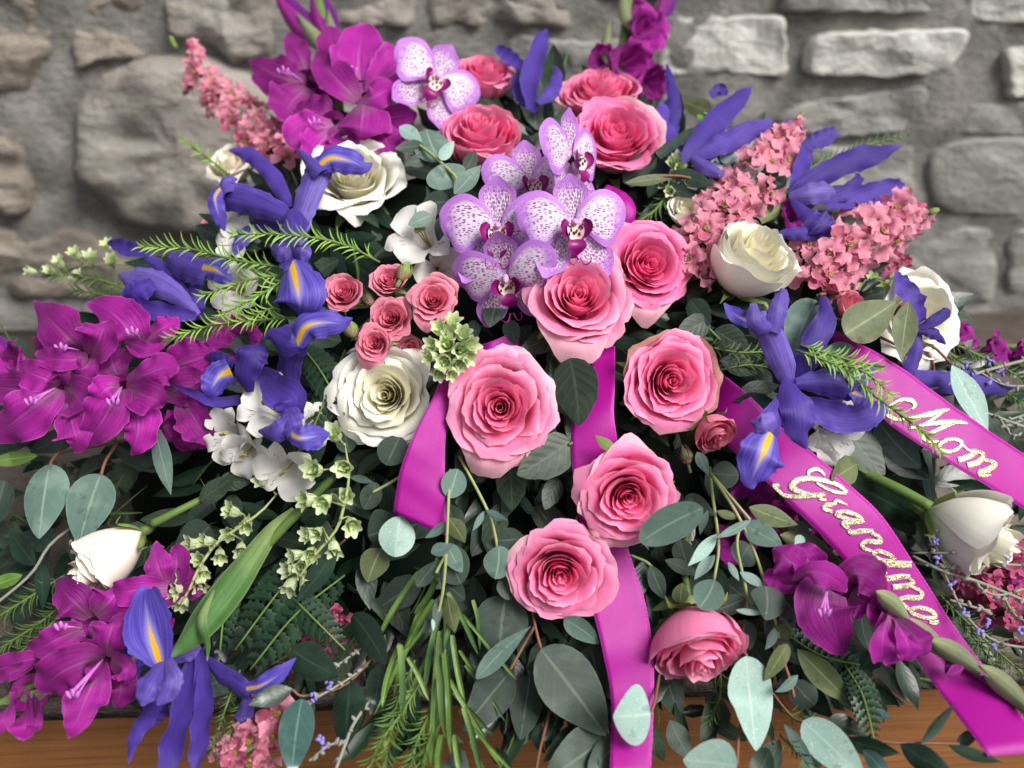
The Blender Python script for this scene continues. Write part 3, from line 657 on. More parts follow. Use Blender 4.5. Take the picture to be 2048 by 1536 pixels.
iris('large violet iris at the right, between the bright white rosebud and the ribbons', 1582, 765, [
 ('f', [(1520, 642, -.036, 10), (1492, 640, -.034, 15), (1466, 626, -.028, 15), (1448, 606, -.024, 2)]),
 ('s', [(1592, 768, -.02, 8), (1614, 722, -.03, 26), (1640, 672, -.034, 29), (1656, 632, -.03, 22), (1650, 602, -.024, 13), (1634, 588, -.02, 2)], {'tw': -.4}),
 ('f', [(1700, 782, -.038, 8), (1724, 792, -.042, 22), (1742, 800, -.04, 10)]),
 ('a', [(1592, 766, -.03, 10), (1650, 764, -.036, 27), (1700, 776, -.04, 27), (1728, 786, -.04, 14)], {'tw': 0}), ('a', [(1700, 768, -.042, 14), (1734, 746, -.042, 20), (1757, 722, -.036, 2)]),
 ('s', [(1616, 800, -.026, 10), (1655, 826, -.034, 33), (1700, 838, -.036, 31), (1745, 826, -.036, 27), (1778, 811, -.03, 2)], {'tw': .3}),
 ('a', [(1580, 775, -.02, 12), (1573, 740, -.03, 24), (1556, 692, -.04, 28), (1536, 652, -.046, 23), (1526, 622, -.046, 8)], {'tw': 0}),
 ('a', [(1538, 664, -.048, 14), (1514, 642, -.052, 20), (1510, 606, -.05, 8)]), ('a', [(1546, 664, -.048, 16), (1560, 620, -.052, 20), (1567, 588, -.05, 13), (1562, 576, -.05, 2)]),
 ('a', [(1574, 780, -.03, 8), (1556, 822, -.044, 20), (1536, 860, -.05, 27), (1522, 878, -.05, 10)], {'tw': 0}),
 ('f', [(1542, 866, -.05, 18), (1530, 898, -.058, 44), (1516, 930, -.056, 42), (1504, 962, -.05, 22), (1506, 978, -.048, 3)], {'cup': -.2, 'tw': 0}),
 ('a', [(1552, 840, -.056, 14), (1524, 848, -.058, 20), (1500, 842, -.05, 2)]),
 ('s', [(1574, 756, -.03, 10), (1590, 790, -.046, 35), (1600, 830, -.052, 40), (1602, 868, -.048, 27), (1614, 898, -.042, 2)], {'cup': -.4, 'tw': 0}),
], 6)
iris('violet iris leaning right behind the hot pink rose at the top', 1370, 290, [
 ('s', [(1345, 268, .02, 14), (1350, 212, .012, 17), (1343, 168, .01, 13), (1334, 128, .01, 3)]),
 ('s', [(1420, 192, .03, 10), (1440, 180, .03, 15), (1452, 192, .03, 6)]), ('a', [(1372, 314, .008, 8), (1390, 285, 0, 22), (1405, 262, .004, 14), (1412, 250, .006, 2)]),
 ('s', [(1368, 318, .01, 10), (1336, 272, 0, 23), (1324, 240, 0, 25), (1330, 208, .004, 13)]),
 ('s', [(1366, 322, 0, 9), (1400, 280, -.01, 26), (1450, 225, -.012, 27), (1486, 190, -.01, 18), (1503, 172, -.006, 1)], {'tw': .4}),
 ('s', [(1382, 314, 0, 8), (1440, 290, -.01, 24), (1492, 266, -.01, 25), (1546, 248, -.008, 14)]),
 ('a', [(1380, 312, 0, 6), (1410, 330, -.01, 17), (1440, 346, -.01, 10), (1456, 338, -.006, 2)]),
 ('f', [(1560, 262, .01, 14), (1585, 258, .008, 20), (1604, 268, .01, 3)]),
], 7)
iris('violet iris stretching towards the right edge above the pale larkspur', 1600, 385, [
 ('g', [(1520, 440, .02, 10), (1550, 415, .012, 18), (1578, 385, .004, 10), (1590, 370, .004, 2)]),
 ('s', [(1604, 292, .01, 8), (1640, 280, .004, 22), (1672, 262, .006, 11)]),
 ('s', [(1582, 386, .004, 8), (1596, 350, 0, 18), (1610, 308, .002, 17), (1606, 292, .004, 4)]),
 ('s', [(1650, 412, .004, 14), (1720, 396, 0, 27), (1780, 376, 0, 21), (1810, 370, .002, 4)]), ('s', [(1636, 396, .002, 14), (1690, 386, -.002, 20), (1716, 360, .0, 12), (1712, 346, .004, 4)]),
 ('a', [(1578, 394, -.004, 9), (1620, 386, -.016, 22), (1658, 382, -.016, 22), (1672, 384, -.01, 6)], {'tw': 0}),
 ('s', [(1580, 390, 0, 9), (1620, 364, -.012, 22), (1690, 326, -.014, 27), (1750, 306, -.012, 26), (1802, 291, -.004, 2)]),
 ('s', [(1586, 400, -.008, 8), (1618, 430, -.012, 23), (1646, 452, -.01, 32), (1652, 478, 0, 10)]), ('s', [(1556, 470, .006, 8), (1600, 466, 0, 17), (1645, 472, .004, 10)]),
], 8)
iris('violet iris standing between the two pairs of pink roses at the top', 1065, 170, [
 ('s', [(1050, 142, .014, 12), (1020, 116, .014, 18), (992, 94, .014, 8)]), ('s', [(1075, 220, .01, 10), (1040, 190, .01, 16), (1030, 150, .012, 8)]),
 ('s', [(1062, 218, 0, 9), (1060, 162, -.004, 23), (1074, 112, -.004, 22), (1086, 76, 0, 14), (1093, 58, .004, 1)]),
 ('s', [(1076, 205, .004, 8), (1104, 182, 0, 18), (1116, 148, .004, 11), (1110, 132, .006, 2)]),
], 9)
iris('violet iris in front of the ragged white rose at the far right', 1838, 660, [
 ('s', [(1795, 746, .0, 12), (1870, 762, -.004, 24), (1950, 768, -.004, 29), (2010, 776, 0, 15), (2034, 772, .004, 1)]),
 ('s', [(1842, 645, -.02, 12), (1824, 605, -.024, 27), (1802, 562, -.022, 17), (1794, 543, -.018, 2)], {'tw': .4}),
 ('s', [(1836, 656, -.024, 5), (1866, 642, -.03, 13), (1890, 626, -.028, 13), (1895, 616, -.026, 3)]), ('s', [(1838, 660, -.024, 6), (1870, 668, -.03, 13), (1892, 688, -.026, 3)]),
 ('a', [(1838, 664, -.02, 7), (1836, 700, -.02, 13), (1822, 738, -.012, 16), (1806, 760, -.004, 8)]),
], 10)

# ------------------------------------------------------------------ spotted orchids
def orchid(label, x, y, R, ax, ay, roll, off, seed, skip=()):
    c = P(x, y, off); s = R * D(x, y) / F; Fr = frame(axis_of(ax, ay), roll) * s
    o = thing('orchid', label, 'orchid', tuple(c), 'purple spotted orchids'); r = random.Random(seed)
    def add(nm, pts, wd, mt, tone=0., par=o, **k):
        k.setdefault('N', (0, 0, 1)); return obj(nm, xf(blade(pts, wd, tone=tone, seed=seed, **k), Fr, c), M[mt], par)
    B = dict(nu=18, nv=13)
    add('sepal', [(0, .08, -.06), (.01, .4, -.06), (0, .75, -.03), (0, 1.02, .04)], [.1, .27, .33, .04], 'orchid', .9, cup=.16, **B)
    for sx in (-1, 1):
        if ('sepal', sx) in skip: continue
        add('sepal', [(.06 * sx, -.06, -.08), (.28 * sx, -.36, -.1), (.5 * sx, -.66, -.06), (.62 * sx, -.92, .02)], [.1, .27, .29, .04], 'orchid', .9, cup=.14, **B)
    for sx in (-1, 1):
        if ('petal', sx) in skip: continue
        add('petal', [(.06 * sx, .06, -.01), (.3 * sx, .14, .05), (.62 * sx, .17, .06), (.9 * sx, .14, .0), (1.02 * sx, .1, -.05)], [.06, .38, .56, .42, .1], 'orchid', .25, cup=-.1, ruf=.03, rf=2, **B)
    lip = add('lip', [(0, -.2, .08), (0, -.29, .18), (0, -.4, .2), (0, -.54, .1)], [.09, .14, .17, .02], 'lip', cup=.25, nu=12, nv=9)
    for sx in (-1, 1):
        add('lip_lobe', [(.05 * sx, -.18, .1), (.16 * sx, -.13, .15), (.23 * sx, -.01, .2), (.16 * sx, .11, .2)], [.07, .12, .13, .04], 'lip', par=lip, cup=.5, nu=10, nv=7, N=(-sx * .6, 0, 1))
        add('tendril', [(.03 * sx, -.62, .24), (.1 * sx, -.76, .3), (.2 * sx, -.7, .36), (.2 * sx, -.58, .38)], [.015, .014, .012, .006], 'lip', par=lip, nu=10, nv=4)
    obj('callus', xf(blade([(0, -.3, .12), (0, -.16, .14), (0, -.02, .13), (0, .06, .1)], [.06, .15, .15, .05], N=(0, 0, 1), nu=8, nv=7, cup=.5), Fr, c), M['callus'], lip)
    for k in range(6):
        q = (.05 * (k - 2.5), -.14 + .07 * (k % 2) + r.uniform(-.03, .03)); obj('freckle', xf(ball((q[0], q[1], .16 + q[0] ** 2 * 3), .022, (r.uniform(-.4, .4), 1, 0), 1.8, 5), Fr, c), M['freckle'], lip)
    obj('column', xf(ball((0, .08, .14), .065, (0, -.45, 1), 1.9, 9), Fr, c), M['column'], o)
orchid('spotted orchid at the top left, against the purple gladiolus', 868, 165, 88, .5, .1, -.45, -.03, 1)
orchid('spotted orchid with the darkest freckles, left of the centre pair', 996, 464, 106, -.05, .1, .02, -.035, 2)
orchid('pale spotted orchid right of the centre pair, edge lilac', 1146, 456, 100, .15, .05, .06, -.045, 3)
orchid('white spotted orchid seen side-on against the hot pink rose', 1146, 318, 92, 1.3, .1, .1, -.05, 4)
orchid('lowest spotted orchid, half hidden under the centre pair', 1014, 560, 98, -.1, -.5, .15, -.014, 5)
orchid('shadowed spotted orchid behind the centre pair', 1062, 370, 92, .3, .2, .1, -.005, 6)

# ------------------------------------------------------------------ gladioli
def tepals(op, seed, ruf=.3):
    r = random.Random(seed); out = []
    for k in range(6):
        a = k * math.pi / 3 + r.uniform(-.12, .12); inner = k % 2; ca, sa = math.cos(a), math.sin(a); sc = r.uniform(.88, 1.1)
        e = op * r.uniform(.8, 1.2)
        rr = [.06, .16, .30 + .12 * e, .34 + .34 * e, .34 + .66 * e * sc]; zz = [-.95, -.5, -.1, .22 - .05 * e, .42 - .42 * e + r.uniform(-.08, .1)]
        w = [.07, .17, .33 if not inner else .28, .40 if not inner else .32, .01]
        out.append(blade([(p * ca, p * sa, q) for p, q in zip(rr, zz)], w, N=(-ca * .8, -sa * .8, .7), nu=20, nv=13, cup=r.uniform(.0, .22), ruf=ruf, rf=r.uniform(2, 4), jag=.04, seed=seed * 7 + k, tw=r.uniform(-.5, .5), fold=-.06, tone=r.random()))
    return out
def blossom(root, x, y, R, ax, ay, roll, off, op, seed, stam=True, mat='glad'):
    c = P(x, y, off); s = R * D(x, y) / F; Fr = frame(axis_of(ax, ay), roll) * s
    tp_ = tepals(op, seed)
    b = obj('blossom', xf(tube([(0, 0, -1.25), (0, 0, -1.0), (0, 0, -.7)], [.05, .08, .12], 6, 8), Fr, c), M[mat], root)
    for g in tp_: obj('petal', xf(g, Fr, c), M[mat], b)
    if stam:
        for k in range(3):
            e = (-.06 + .06 * k, .1 + .03 * (k % 2), .38 + .04 * k)
            obj('stamen', xf(merge([tube([(0, 0, -.5), (.02 * k, .06, 0), e], .009, 8, 5), ball(e, .022, (.3, .2, 1), 1.8, 6)]), Fr, c), M['stamen'], b)
    return b
def glad(label, stem, blooms, buds=(), traced=()):
    o = thing('gladiolus', label, 'gladiolus', tuple(P(*stem[1][:3])), 'magenta gladioli')
    obj('stem', tpx(stem, 14, 8), M['stem'], o)
    for b in blooms: blossom(o, *b)
    for j, (tps, stm) in enumerate(traced):
        a = tps[0][0]; e = tps[0][1]
        gt = tube([P(a[0] + (a[0] - e[0]) * .6, a[1] + (a[1] - e[1]) * .6, a[2] + .03), P(a[0] + (a[0] - e[0]) * .2, a[1] + (a[1] - e[1]) * .2, a[2] + .012), P(a[0], a[1], a[2] + .001)], [.003, .006, .0135], 8, 12)
        b = obj('blossom', (gt[0], gt[1][:-1], gt[2] * .3, gt[3]), M['glad'], o)
        for i, tq in enumerate(tps):
            r = random.Random(int(tq[1][0] * 13 + tq[1][1]))
            obj('petal', bpx(tq, nu=24, nv=15, cup=r.choice([-.2, .1, .25]), ruf=.2, rf=r.uniform(2, 3.5), jag=.05, fold=r.choice([-.14, .12]), tw=r.uniform(-.5, .5), seed=i + j * 9, tone=r.random()), M['glad'], b)
        for (x0, y0, x1, y1, of) in stm:
            for k in (-1, 0, 1):
                e2 = P(x1 + 9 * k, y1 + 4 * abs(k), of - .012)
                obj('stamen', merge([tube([P(x0, y0, of + .006), P((x0 + x1) / 2 + 3 * k, (y0 + y1) / 2, of - .008), e2], .0007, 8, 5), ball(e2, .0016, nrm(np.array([.4 * k, .2, 1])), 2.2, 6)]), M['stamen'], b)
    for i, (x0, y0, x1, y1, w, of, gr) in enumerate(buds):
        if gr < 1:
            q = obj('bud', leafpx(x0, y0, x1, y1, w, of, 'lance', 3, cup=-.8, nu=12, nv=9), M['glad_bud'], o)
            obj('bud_petal', leafpx(x0, y0, x1 + (y1 - y0) * .06, y1 - (x1 - x0) * .06, w * .75, of - .006, 'lance', -6, cup=-.7, nu=12, nv=7), M['glad'], q)
        if gr > 0: obj('bract', leafpx(x0, y0, x0 + (x1 - x0) * .92, y0 + (y1 - y0) * .92, w * 1.02, of - .004 if gr >= 1 else of + .004, 'lance', -5, cup=-.7, nu=12, nv=9), M['bract'], o)
    return o
glad('upright gladiolus at the top left with a wide open magenta blossom', [(620, -60, .05, 9), (650, 60, .035, 12), (672, 160, .03, 10), (690, 320, .03, 9)], [
 (780, 262, 60, .4, -.1, .3, .03, .7, 4, False), (650, 190, 60, -.2, .1, .2, .03, .8, 21, False)],
 [(640, 95, 550, -30, 24, .03, .5), (655, 80, 632, -30, 26, .028, .5), (668, 110, 585, 15, 17, .02, 1), (672, 100, 655, 10, 14, .02, 1)],
 [([[(724,186,-.01,14),(718,150,-.02,42),(717,115,-.028,52),(722,78,-.03,38),(724,46,-.024,6)],[(690,140,.0,14),(672,105,-.004,36),(661,76,-.004,30),(655,50,0,4)],[(738,188,-.008,12),(768,162,-.02,38),(800,136,-.022,48),(826,113,-.014,24),(838,100,-.01,2)],[(715,202,-.014,12),(690,176,-.026,32),(662,146,-.028,34),(642,120,-.02,20),(630,106,-.012,2)],[(716,206,-.02,8),(745,196,-.036,26),(772,182,-.038,28),(790,186,-.03,8)],[(728,206,-.022,24),(726,226,-.038,50),(723,250,-.038,48),(720,270,-.028,20),(718,280,-.02,2)]],[(718,192,703,137,-.022)]),
 ([[(612,166,.004,12),(572,158,-.006,42),(532,140,-.006,36),(508,126,.0,10),(497,121,.002,2)],[(612,150,.0,8),(601,112,-.014,23),(587,88,-.014,20),(575,64,-.008,2)],[(616,176,.004,14),(592,195,-.002,46),(576,216,.0,42),(568,244,.004,8)],[(622,160,0,10),(640,140,-.006,26),(640,115,-.002,18),(634,100,.0,3)]],[(606,164,566,138,-.012)]),
 ([[(668,250,-.002,14),(632,260,-.014,46),(606,276,-.012,46),(594,302,-.004,10)],[(664,240,-.002,12),(640,226,-.01,36),(612,218,-.008,28),(590,214,.0,4)],[(662,262,-.002,14),(642,284,-.012,38),(626,306,-.008,26),(620,320,0,4)],[(672,250,-.002,12),(690,268,-.012,34),(700,290,-.01,26),(704,306,0,4)]],[(650,252,628,240,-.02)]),
 ([[(748,255,.004,12),(768,275,-.006,34),(778,295,-.004,26),(784,310,.004,4)],[(752,240,.01,12),(785,235,.004,34),(815,230,.006,28),(835,228,.01,4)]],[])])
glad('upright gladiolus at the top right against the grey stones', [(1262, -60, .06, 9), (1250, 60, .05, 10), (1230, 200, .05, 9)], [
 (1290, 62, 68, .55, .1, .3, .035, .8, 5, False), (1262, 130, 66, .5, -.3, .9, .02, .75, 6, False), (1205, 118, 46, -.8, .3, .2, .03, .6, 7, False), (1300, 165, 54, .7, -.6, .1, .03, .7, 8, False), (1265, 20, 50, .0, .5, .1, .045, .6, 9, False)],
 [(1262, 60, 1245, -40, 14, .03, 1), (1215, 130, 1222, 30, 12, .03, 1), (1320, 30, 1352, -20, 16, .03, .5)])
glad('big gladiolus lying out to the left with crowded magenta blossoms', [(560, 700, .05, 11), (380, 730, .035, 10), (180, 750, .03, 9), (-60, 760, .03, 7)], [
 (400, 735, 70, .15, .1, .3, .03, .9, 14, False), (210, 740, 70, .1, .1, .3, .03, .9, 13, False), (30, 735, 72, -.8, .2, .2, .01, .7, 15, False), (470, 680, 70, .1, .3, .2, .03, .8, 16, False), (380, 850, 70, .2, -.5, .2, .03, .8, 17, False), (200, 830, 60, -.1, -.7, .6, .03, .8, 18, False)],
 [(20, 740, -20, 660, 16, .02, .5)], [([[(165,700,-.012,14),(140,680,-.03,36),(115,655,-.034,48),(90,628,-.026,26),(66,601,-.016,1)],[(160,706,-.01,14),(116,696,-.02,32),(82,688,-.016,26),(66,676,-.01,3)],[(182,712,-.014,12),(196,686,-.034,38),(206,660,-.036,36),(214,642,-.028,6)],[(176,716,-.014,10),(136,720,-.036,20),(98,716,-.038,21),(72,704,-.032,3)],[(182,714,-.012,10),(170,734,-.026,24),(152,740,-.026,16),(140,736,-.02,3)]],[(160,702,122,692,-.032)]),
 ([[(286,686,.0,16),(262,666,-.016,44),(240,640,-.022,50),(212,618,-.018,30),(172,606,-.01,3)],[(248,681,-.012,3),(270,690,-.028,12),(300,699,-.028,13),(334,687,-.016,2)],[(290,680,.0,10),(320,660,-.008,25),(344,646,-.004,19),(356,634,0,2)]],[(282,684,264,660,-.024)]),
 ([[(118,778,-.016,16),(80,805,-.034,44),(40,835,-.038,48),(2,862,-.028,28),(-30,878,-.02,2)],[(120,770,-.014,12),(95,760,-.032,26),(60,746,-.036,30),(36,733,-.028,8)],[(126,768,-.014,10),(120,750,-.032,22),(104,737,-.032,14),(96,732,-.028,4)],[(100,776,-.01,20),(50,780,-.02,38),(0,775,-.016,28),(-30,770,-.012,6)],[(128,775,-.014,14),(150,790,-.032,40),(166,812,-.036,36),(180,834,-.028,3)],[(132,795,-.014,14),(140,830,-.03,32),(149,865,-.036,38),(154,888,-.03,22),(149,906,-.022,1)]],[(112,776,62,800,-.04)]),
 ([[(245,780,-.012,14),(226,806,-.032,40),(206,840,-.036,42),(186,868,-.03,26),(170,888,-.022,2)],[(260,795,-.01,14),(275,825,-.022,36),(276,860,-.024,38),(268,892,-.02,24),(262,910,-.012,2)],[(252,778,-.014,12),(285,790,-.032,34),(310,800,-.03,32),(327,813,-.022,4)],[(255,765,-.012,12),(290,750,-.028,27),(330,736,-.026,31),(358,740,-.018,6)],[(240,775,-.016,12),(216,776,-.036,29),(201,790,-.038,25),(191,807,-.032,3)],[(240,762,-.006,12),(226,732,-.016,32),(222,706,-.014,28),(231,688,-.008,4)]],[(244,774,226,800,-.038)]),
 ([[(330,745,.012,14),(370,726,.002,46),(408,714,.006,42),(432,700,.012,6)],[(360,800,.012,14),(384,830,.0,36),(404,862,.002,32),(422,888,.01,4)],[(330,790,.01,14),(365,775,.002,40),(400,770,.008,34),(424,765,.014,6)]],[])])
glad('gladiolus at the lower left, its blossoms over the wooden edge', [(420, 1150, .05, 9), (250, 1260, .02, 9), (100, 1350, .01, 9), (-60, 1440, .01, 7)], [
 (300, 1260, 60, .1, 0, .4, .02, .8, 35, False)],
 [(140, 1310, 75, 1352, 16, .0, 1), (180, 1290, -20, 1320, 14, .01, 1), (110, 1380, -10, 1412, 14, .0, 1)], [([[(335,1176,-.006,14),(292,1178,-.02,27),(252,1183,-.024,27),(222,1180,-.016,3)],[(332,1170,.0,10),(318,1140,-.01,30),(312,1112,-.008,22),(312,1082,-.002,2)],[(340,1166,.0,12),(353,1136,-.006,32),(352,1108,-.004,24),(346,1092,.0,3)],[(345,1170,.004,14),(375,1165,.0,36),(395,1150,.006,26)]],[]),
 ([[(180,1236,.0,14),(150,1206,-.014,40),(126,1182,-.014,32),(110,1165,-.006,4)],[(166,1258,-.008,14),(122,1275,-.024,29),(86,1292,-.024,23),(52,1292,-.016,2)],[(190,1230,-.004,16),(216,1206,-.018,40),(232,1184,-.016,32),(240,1165,-.008,6)],[(176,1256,-.006,14),(190,1275,-.016,30),(180,1296,-.014,18),(172,1304,-.01,3)]],[(164,1258,122,1250,-.026)]),
 ([[(208,1330,-.016,16),(186,1366,-.036,38),(166,1410,-.038,38),(149,1450,-.032,21),(136,1478,-.024,1)],[(206,1318,-.016,14),(166,1325,-.036,36),(122,1345,-.04,44),(96,1368,-.032,36),(82,1388,-.026,3)],[(214,1312,-.012,14),(216,1280,-.028,36),(226,1250,-.03,38),(234,1228,-.022,8)],[(222,1318,-.014,14),(246,1335,-.03,26),(252,1358,-.028,14),(254,1368,-.024,3)],[(226,1330,-.008,14),(242,1370,-.018,36),(236,1400,-.016,22),(230,1415,-.01,3)]],[(205,1320,146,1386,-.042)]),
 ([[(60,1385,-.012,10),(56,1415,-.026,27),(50,1450,-.026,29),(42,1480,-.018,6)],[(50,1382,-.012,10),(20,1410,-.028,30),(4,1440,-.028,26),(-8,1468,-.02,6)],[(66,1390,-.014,8),(76,1420,-.032,17),(73,1448,-.03,14),(70,1460,-.026,3)]],[]),
 ([[(104,1315,.0,8),(60,1319,-.018,17),(20,1327,-.018,21),(-30,1336,-.012,12)],[(64,1328,-.008,8),(24,1344,-.022,15),(-16,1358,-.018,8)]],[])])
glad('gladiolus at the lower right with a hooded blossom and a budded tip over the ribbon', [(1550, 1045, .02, 9), (1640, 1100, .008, 12), (1830, 1258, -.012, 9), (1960, 1348, -.026, 9), (2080, 1440, -.03, 12)], [
 (1690, 1175, 50, .4, .1, .2, .0, .85, 41, False)],
 [(1560, 1070, 1690, 1125, 22, -.0, 1), (1752, 1182, 1828, 1252, 17, -.034, 1), (1930, 1330, 1890, 1348, 16, -.03, 0), (1800, 1236, 1920, 1336, 20, -.028, 1), (1858, 1278, 1988, 1362, 19, -.036, 1), (1960, 1350, 2000, 1362, 10, -.034, 0), (1960, 1330, 2080, 1440, 20, -.038, 1)],
 [([[(1650,1175,-.026,40),(1646,1210,-.038,59),(1656,1246,-.038,50),(1676,1284,-.03,26),(1692,1311,-.022,1)],[(1620,1166,-.02,14),(1591,1136,-.036,36),(1566,1111,-.036,30),(1545,1098,-.028,4)],[(1640,1150,-.02,14),(1616,1121,-.034,32),(1600,1099,-.032,20),(1591,1090,-.028,3)],[(1610,1166,-.016,14),(1570,1160,-.026,28),(1546,1150,-.024,22),(1536,1138,-.02,3)],[(1680,1168,-.022,14),(1706,1148,-.036,32),(1734,1152,-.038,40),(1756,1174,-.032,26),(1767,1198,-.026,3)],[(1700,1190,-.012,18),(1730,1205,-.02,38),(1748,1216,-.016,14)],[(1586,1162,-.032,3),(1613,1145,-.052,17),(1650,1149,-.056,24),(1682,1168,-.05,17),(1694,1183,-.042,3)]],[(1654,1176,1648,1222,-.046)]),
 ([[(1772,1226,-.03,8),(1790,1265,-.046,36),(1796,1300,-.046,38),(1800,1324,-.038,22)],[(1776,1226,-.03,8),(1766,1270,-.052,21),(1764,1304,-.05,25),(1768,1320,-.044,8)],[(1786,1232,-.03,8),(1830,1274,-.05,27),(1846,1298,-.05,22),(1847,1314,-.044,5)],[(1790,1240,-.034,6),(1812,1280,-.056,19),(1818,1308,-.054,21),(1816,1322,-.048,8)]],[])])
glad('gladiolus reaching out at the far right edge', [(1830, 720, .05, 8), (1950, 700, .05, 8), (2100, 690, .05, 7)], [
 (1925, 675, 50, .6, .5, .2, .04, .8, 50, False), (1990, 705, 55, .8, .2, .5, .03, .75, 51, False), (2050, 705, 46, .8, .4, .1, .03, .6, 52, False)])
glad('gladiolus sunk in shadow under the Grandma ribbon', [(1400, 980, .06, 8), (1500, 1030, .05, 8), (1620, 1090, .05, 8)], [
 (1500, 1000, 62, .1, .3, .4, .022, .8, 53, False), (1470, 1090, 55, -.3, -.1, .1, .03, .8, 54, False), (1640, 1085, 45, .4, .2, .3, .025, .7, 55, False), (1560, 1040, 55, .1, .1, .9, .035, .8, 56, False)])
glad('gladiolus in shadow under the Mom ribbon', [(1840, 960, .05, 8), (1930, 960, .05, 8), (2080, 1000, .05, 8)], [
 (1930, 930, 60, .2, .2, .2, .05, .8, 57, False), (2000, 950, 62, .3, .1, .7, .045, .8, 58, False), (2040, 1150, 55, .6, .1, .7, .03, .8, 59, False)])
glad('scrap of magenta gladiolus between the iris and the larkspurs', [(1540, 430, .04, 6), (1590, 430, .03, 6), (1640, 440, .04, 6)], [(1590, 430, 44, .1, .2, .2, .018, .8, 60, False)])

# ------------------------------------------------------------------ larkspur
LP = []
for k in range(6):
    r = random.Random(100 + k)
    LP.append(blade([(0, 0, 0), (.3, 0, .1), (.62, 0, .12 + r.uniform(-.1, .1)), (1., 0, r.uniform(-.12, .14))], [.06, .2, .35, .14], N=(0, 0, 1), nu=10, nv=9, cup=.25, ruf=.45, rf=2.4, jag=.26, seed=k, tone=r.random()))
EYE = merge([ball((0, 0, .04), .14, (0, 0, 1), .7, 6)] + [tube([(0, 0, .05), (.1 * math.cos(a), .1 * math.sin(a), .3)], .04, 3, 4) for a in np.linspace(0, 5.2, 6)])
PM = {m: [mesh_of('petal', g, M[m]) for g in LP] for m in ('lark', 'lark_deep')}
PMI = {m: [mesh_of('petal', (g[0] * .5 + np.array([0, 0, .1]), g[1], g[2], g[3]), M[m]) for g in LP[:3]] for m in ('lark', 'lark_deep')}
EM = mesh_of('floret', EYE, M['lark_eye'])
def floret(root, x, y, R, ax, ay, roll, off, mt, r, inner=True):
    c = P(x, y, off) - ORG[root.name]; s = R * D(x, y) / F; Fr = frame(axis_of(ax, ay), roll) * s
    e = bpy.data.objects.new('floret', EM); COL.objects.link(e); e.parent = root
    e.matrix_local = Matrix([list(Fr[i]) + [c[i]] for i in range(3)] + [[0, 0, 0, 1]])
    for k in range(5):
        p = bpy.data.objects.new('petal', r.choice(PM[mt])); COL.objects.link(p); p.parent = e
        p.matrix_local = Matrix.Rotation(k * 1.2566 + r.uniform(-.3, .3), 4, 'Z') @ Matrix.Rotation(r.uniform(-.6, .2), 4, 'Y')
    for k in range(2 if inner else 0):
        p = bpy.data.objects.new('petal', r.choice(PMI[mt])); COL.objects.link(p); p.parent = e
        p.matrix_local = Matrix.Rotation(k * 1.2 + r.uniform(0, 1), 4, 'Z') @ Matrix.Rotation(-.5, 4, 'Y')
def larkspur(label, path, n, R, mt, seed, buds=0):
    r = random.Random(seed); q = cr(np.array(path, float), 40)
    o = thing('larkspur', label, 'larkspur', tuple(P(path[0][0], path[0][1], path[0][2])), 'pink larkspur spikes')
    obj('stem', tpx([(a[0], a[1], a[2] + .012, 5) for a in path], 12, 6), M['stem'], o)
    for i in range(n):
        t = (i + .5) / n; a = q[int(t * 39)]; d = q[min(39, int(t * 39) + 1)] - q[max(0, int(t * 39) - 1)]; L = math.hypot(d[0], d[1]) or 1
        sd_ = (i * .618 * 2 % 1) * 2 - 1 + r.uniform(-.25, .25); wv = a[3]
        x, y = a[0] - d[1] / L * sd_ * wv, a[1] + d[0] / L * sd_ * wv
        floret(o, x, y, R * r.uniform(.82, 1.12) * (1 - .35 * (t < .12)), -d[1] / L * sd_ * 1.1 - d[0] / L * .3 + r.uniform(-.3, .3), -d[0] / L * sd_ * 1.1 + d[1] / L * .3 + r.uniform(-.3, .3), r.uniform(0, 6), a[2] + .016 * abs(sd_) + r.uniform(-.006, .004), mt, r)
    for k in range(buds):
        x, y, d_ = path[0][0], path[0][1], 14 * (k + 1)
        dx, dy = path[0][0] - path[1][0], path[0][1] - path[1][1]; L = math.hypot(dx, dy); bx, by = x + dx / L * d_ + r.uniform(-14, 14), y + dy / L * d_ + r.uniform(-10, 10)
        obj('bud', ball(P(bx, by, path[0][2]), .0042 - .0006 * k, nrm(dx / L * RGT - dy / L * UP), 1.7, 8, .3), M['sepal'] if k else M['lark'], o)
    return o
larkspur('tall pink larkspur spike leaning out at the top left', [(376, 108, .05, 14), (420, 175, .045, 26), (480, 230, .04, 34), (530, 280, .035, 40), (580, 325, .03, 38)], 24, 35, 'lark', 1, 3)
larkspur('pink larkspur spike behind the bright white rosebud', [(1584, 258, .0, 8), (1548, 318, -.006, 26), (1490, 385, -.008, 40), (1435, 440, -.004, 46), (1400, 500, .004, 44), (1390, 560, .012, 34)], 28, 44, 'lark', 2, 2)
larkspur('pink larkspur spike spreading to the right of the bright white rosebud', [(1835, 428, .0, 14), (1775, 452, -.004, 40), (1700, 485, -.004, 50), (1650, 520, 0, 56), (1620, 560, .006, 48)], 21, 47, 'lark', 3, 2)
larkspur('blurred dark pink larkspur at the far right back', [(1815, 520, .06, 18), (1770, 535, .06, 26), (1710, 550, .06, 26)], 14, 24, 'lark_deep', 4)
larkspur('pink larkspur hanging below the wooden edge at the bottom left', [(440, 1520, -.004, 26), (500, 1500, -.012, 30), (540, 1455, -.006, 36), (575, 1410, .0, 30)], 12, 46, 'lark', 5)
larkspur('dim pink larkspur among the ferns at the lower left', [(580, 1350, .0, 22), (610, 1290, .012, 36), (640, 1260, .012, 36), (675, 1220, .014, 22)], 12, 32, 'lark_deep', 6)
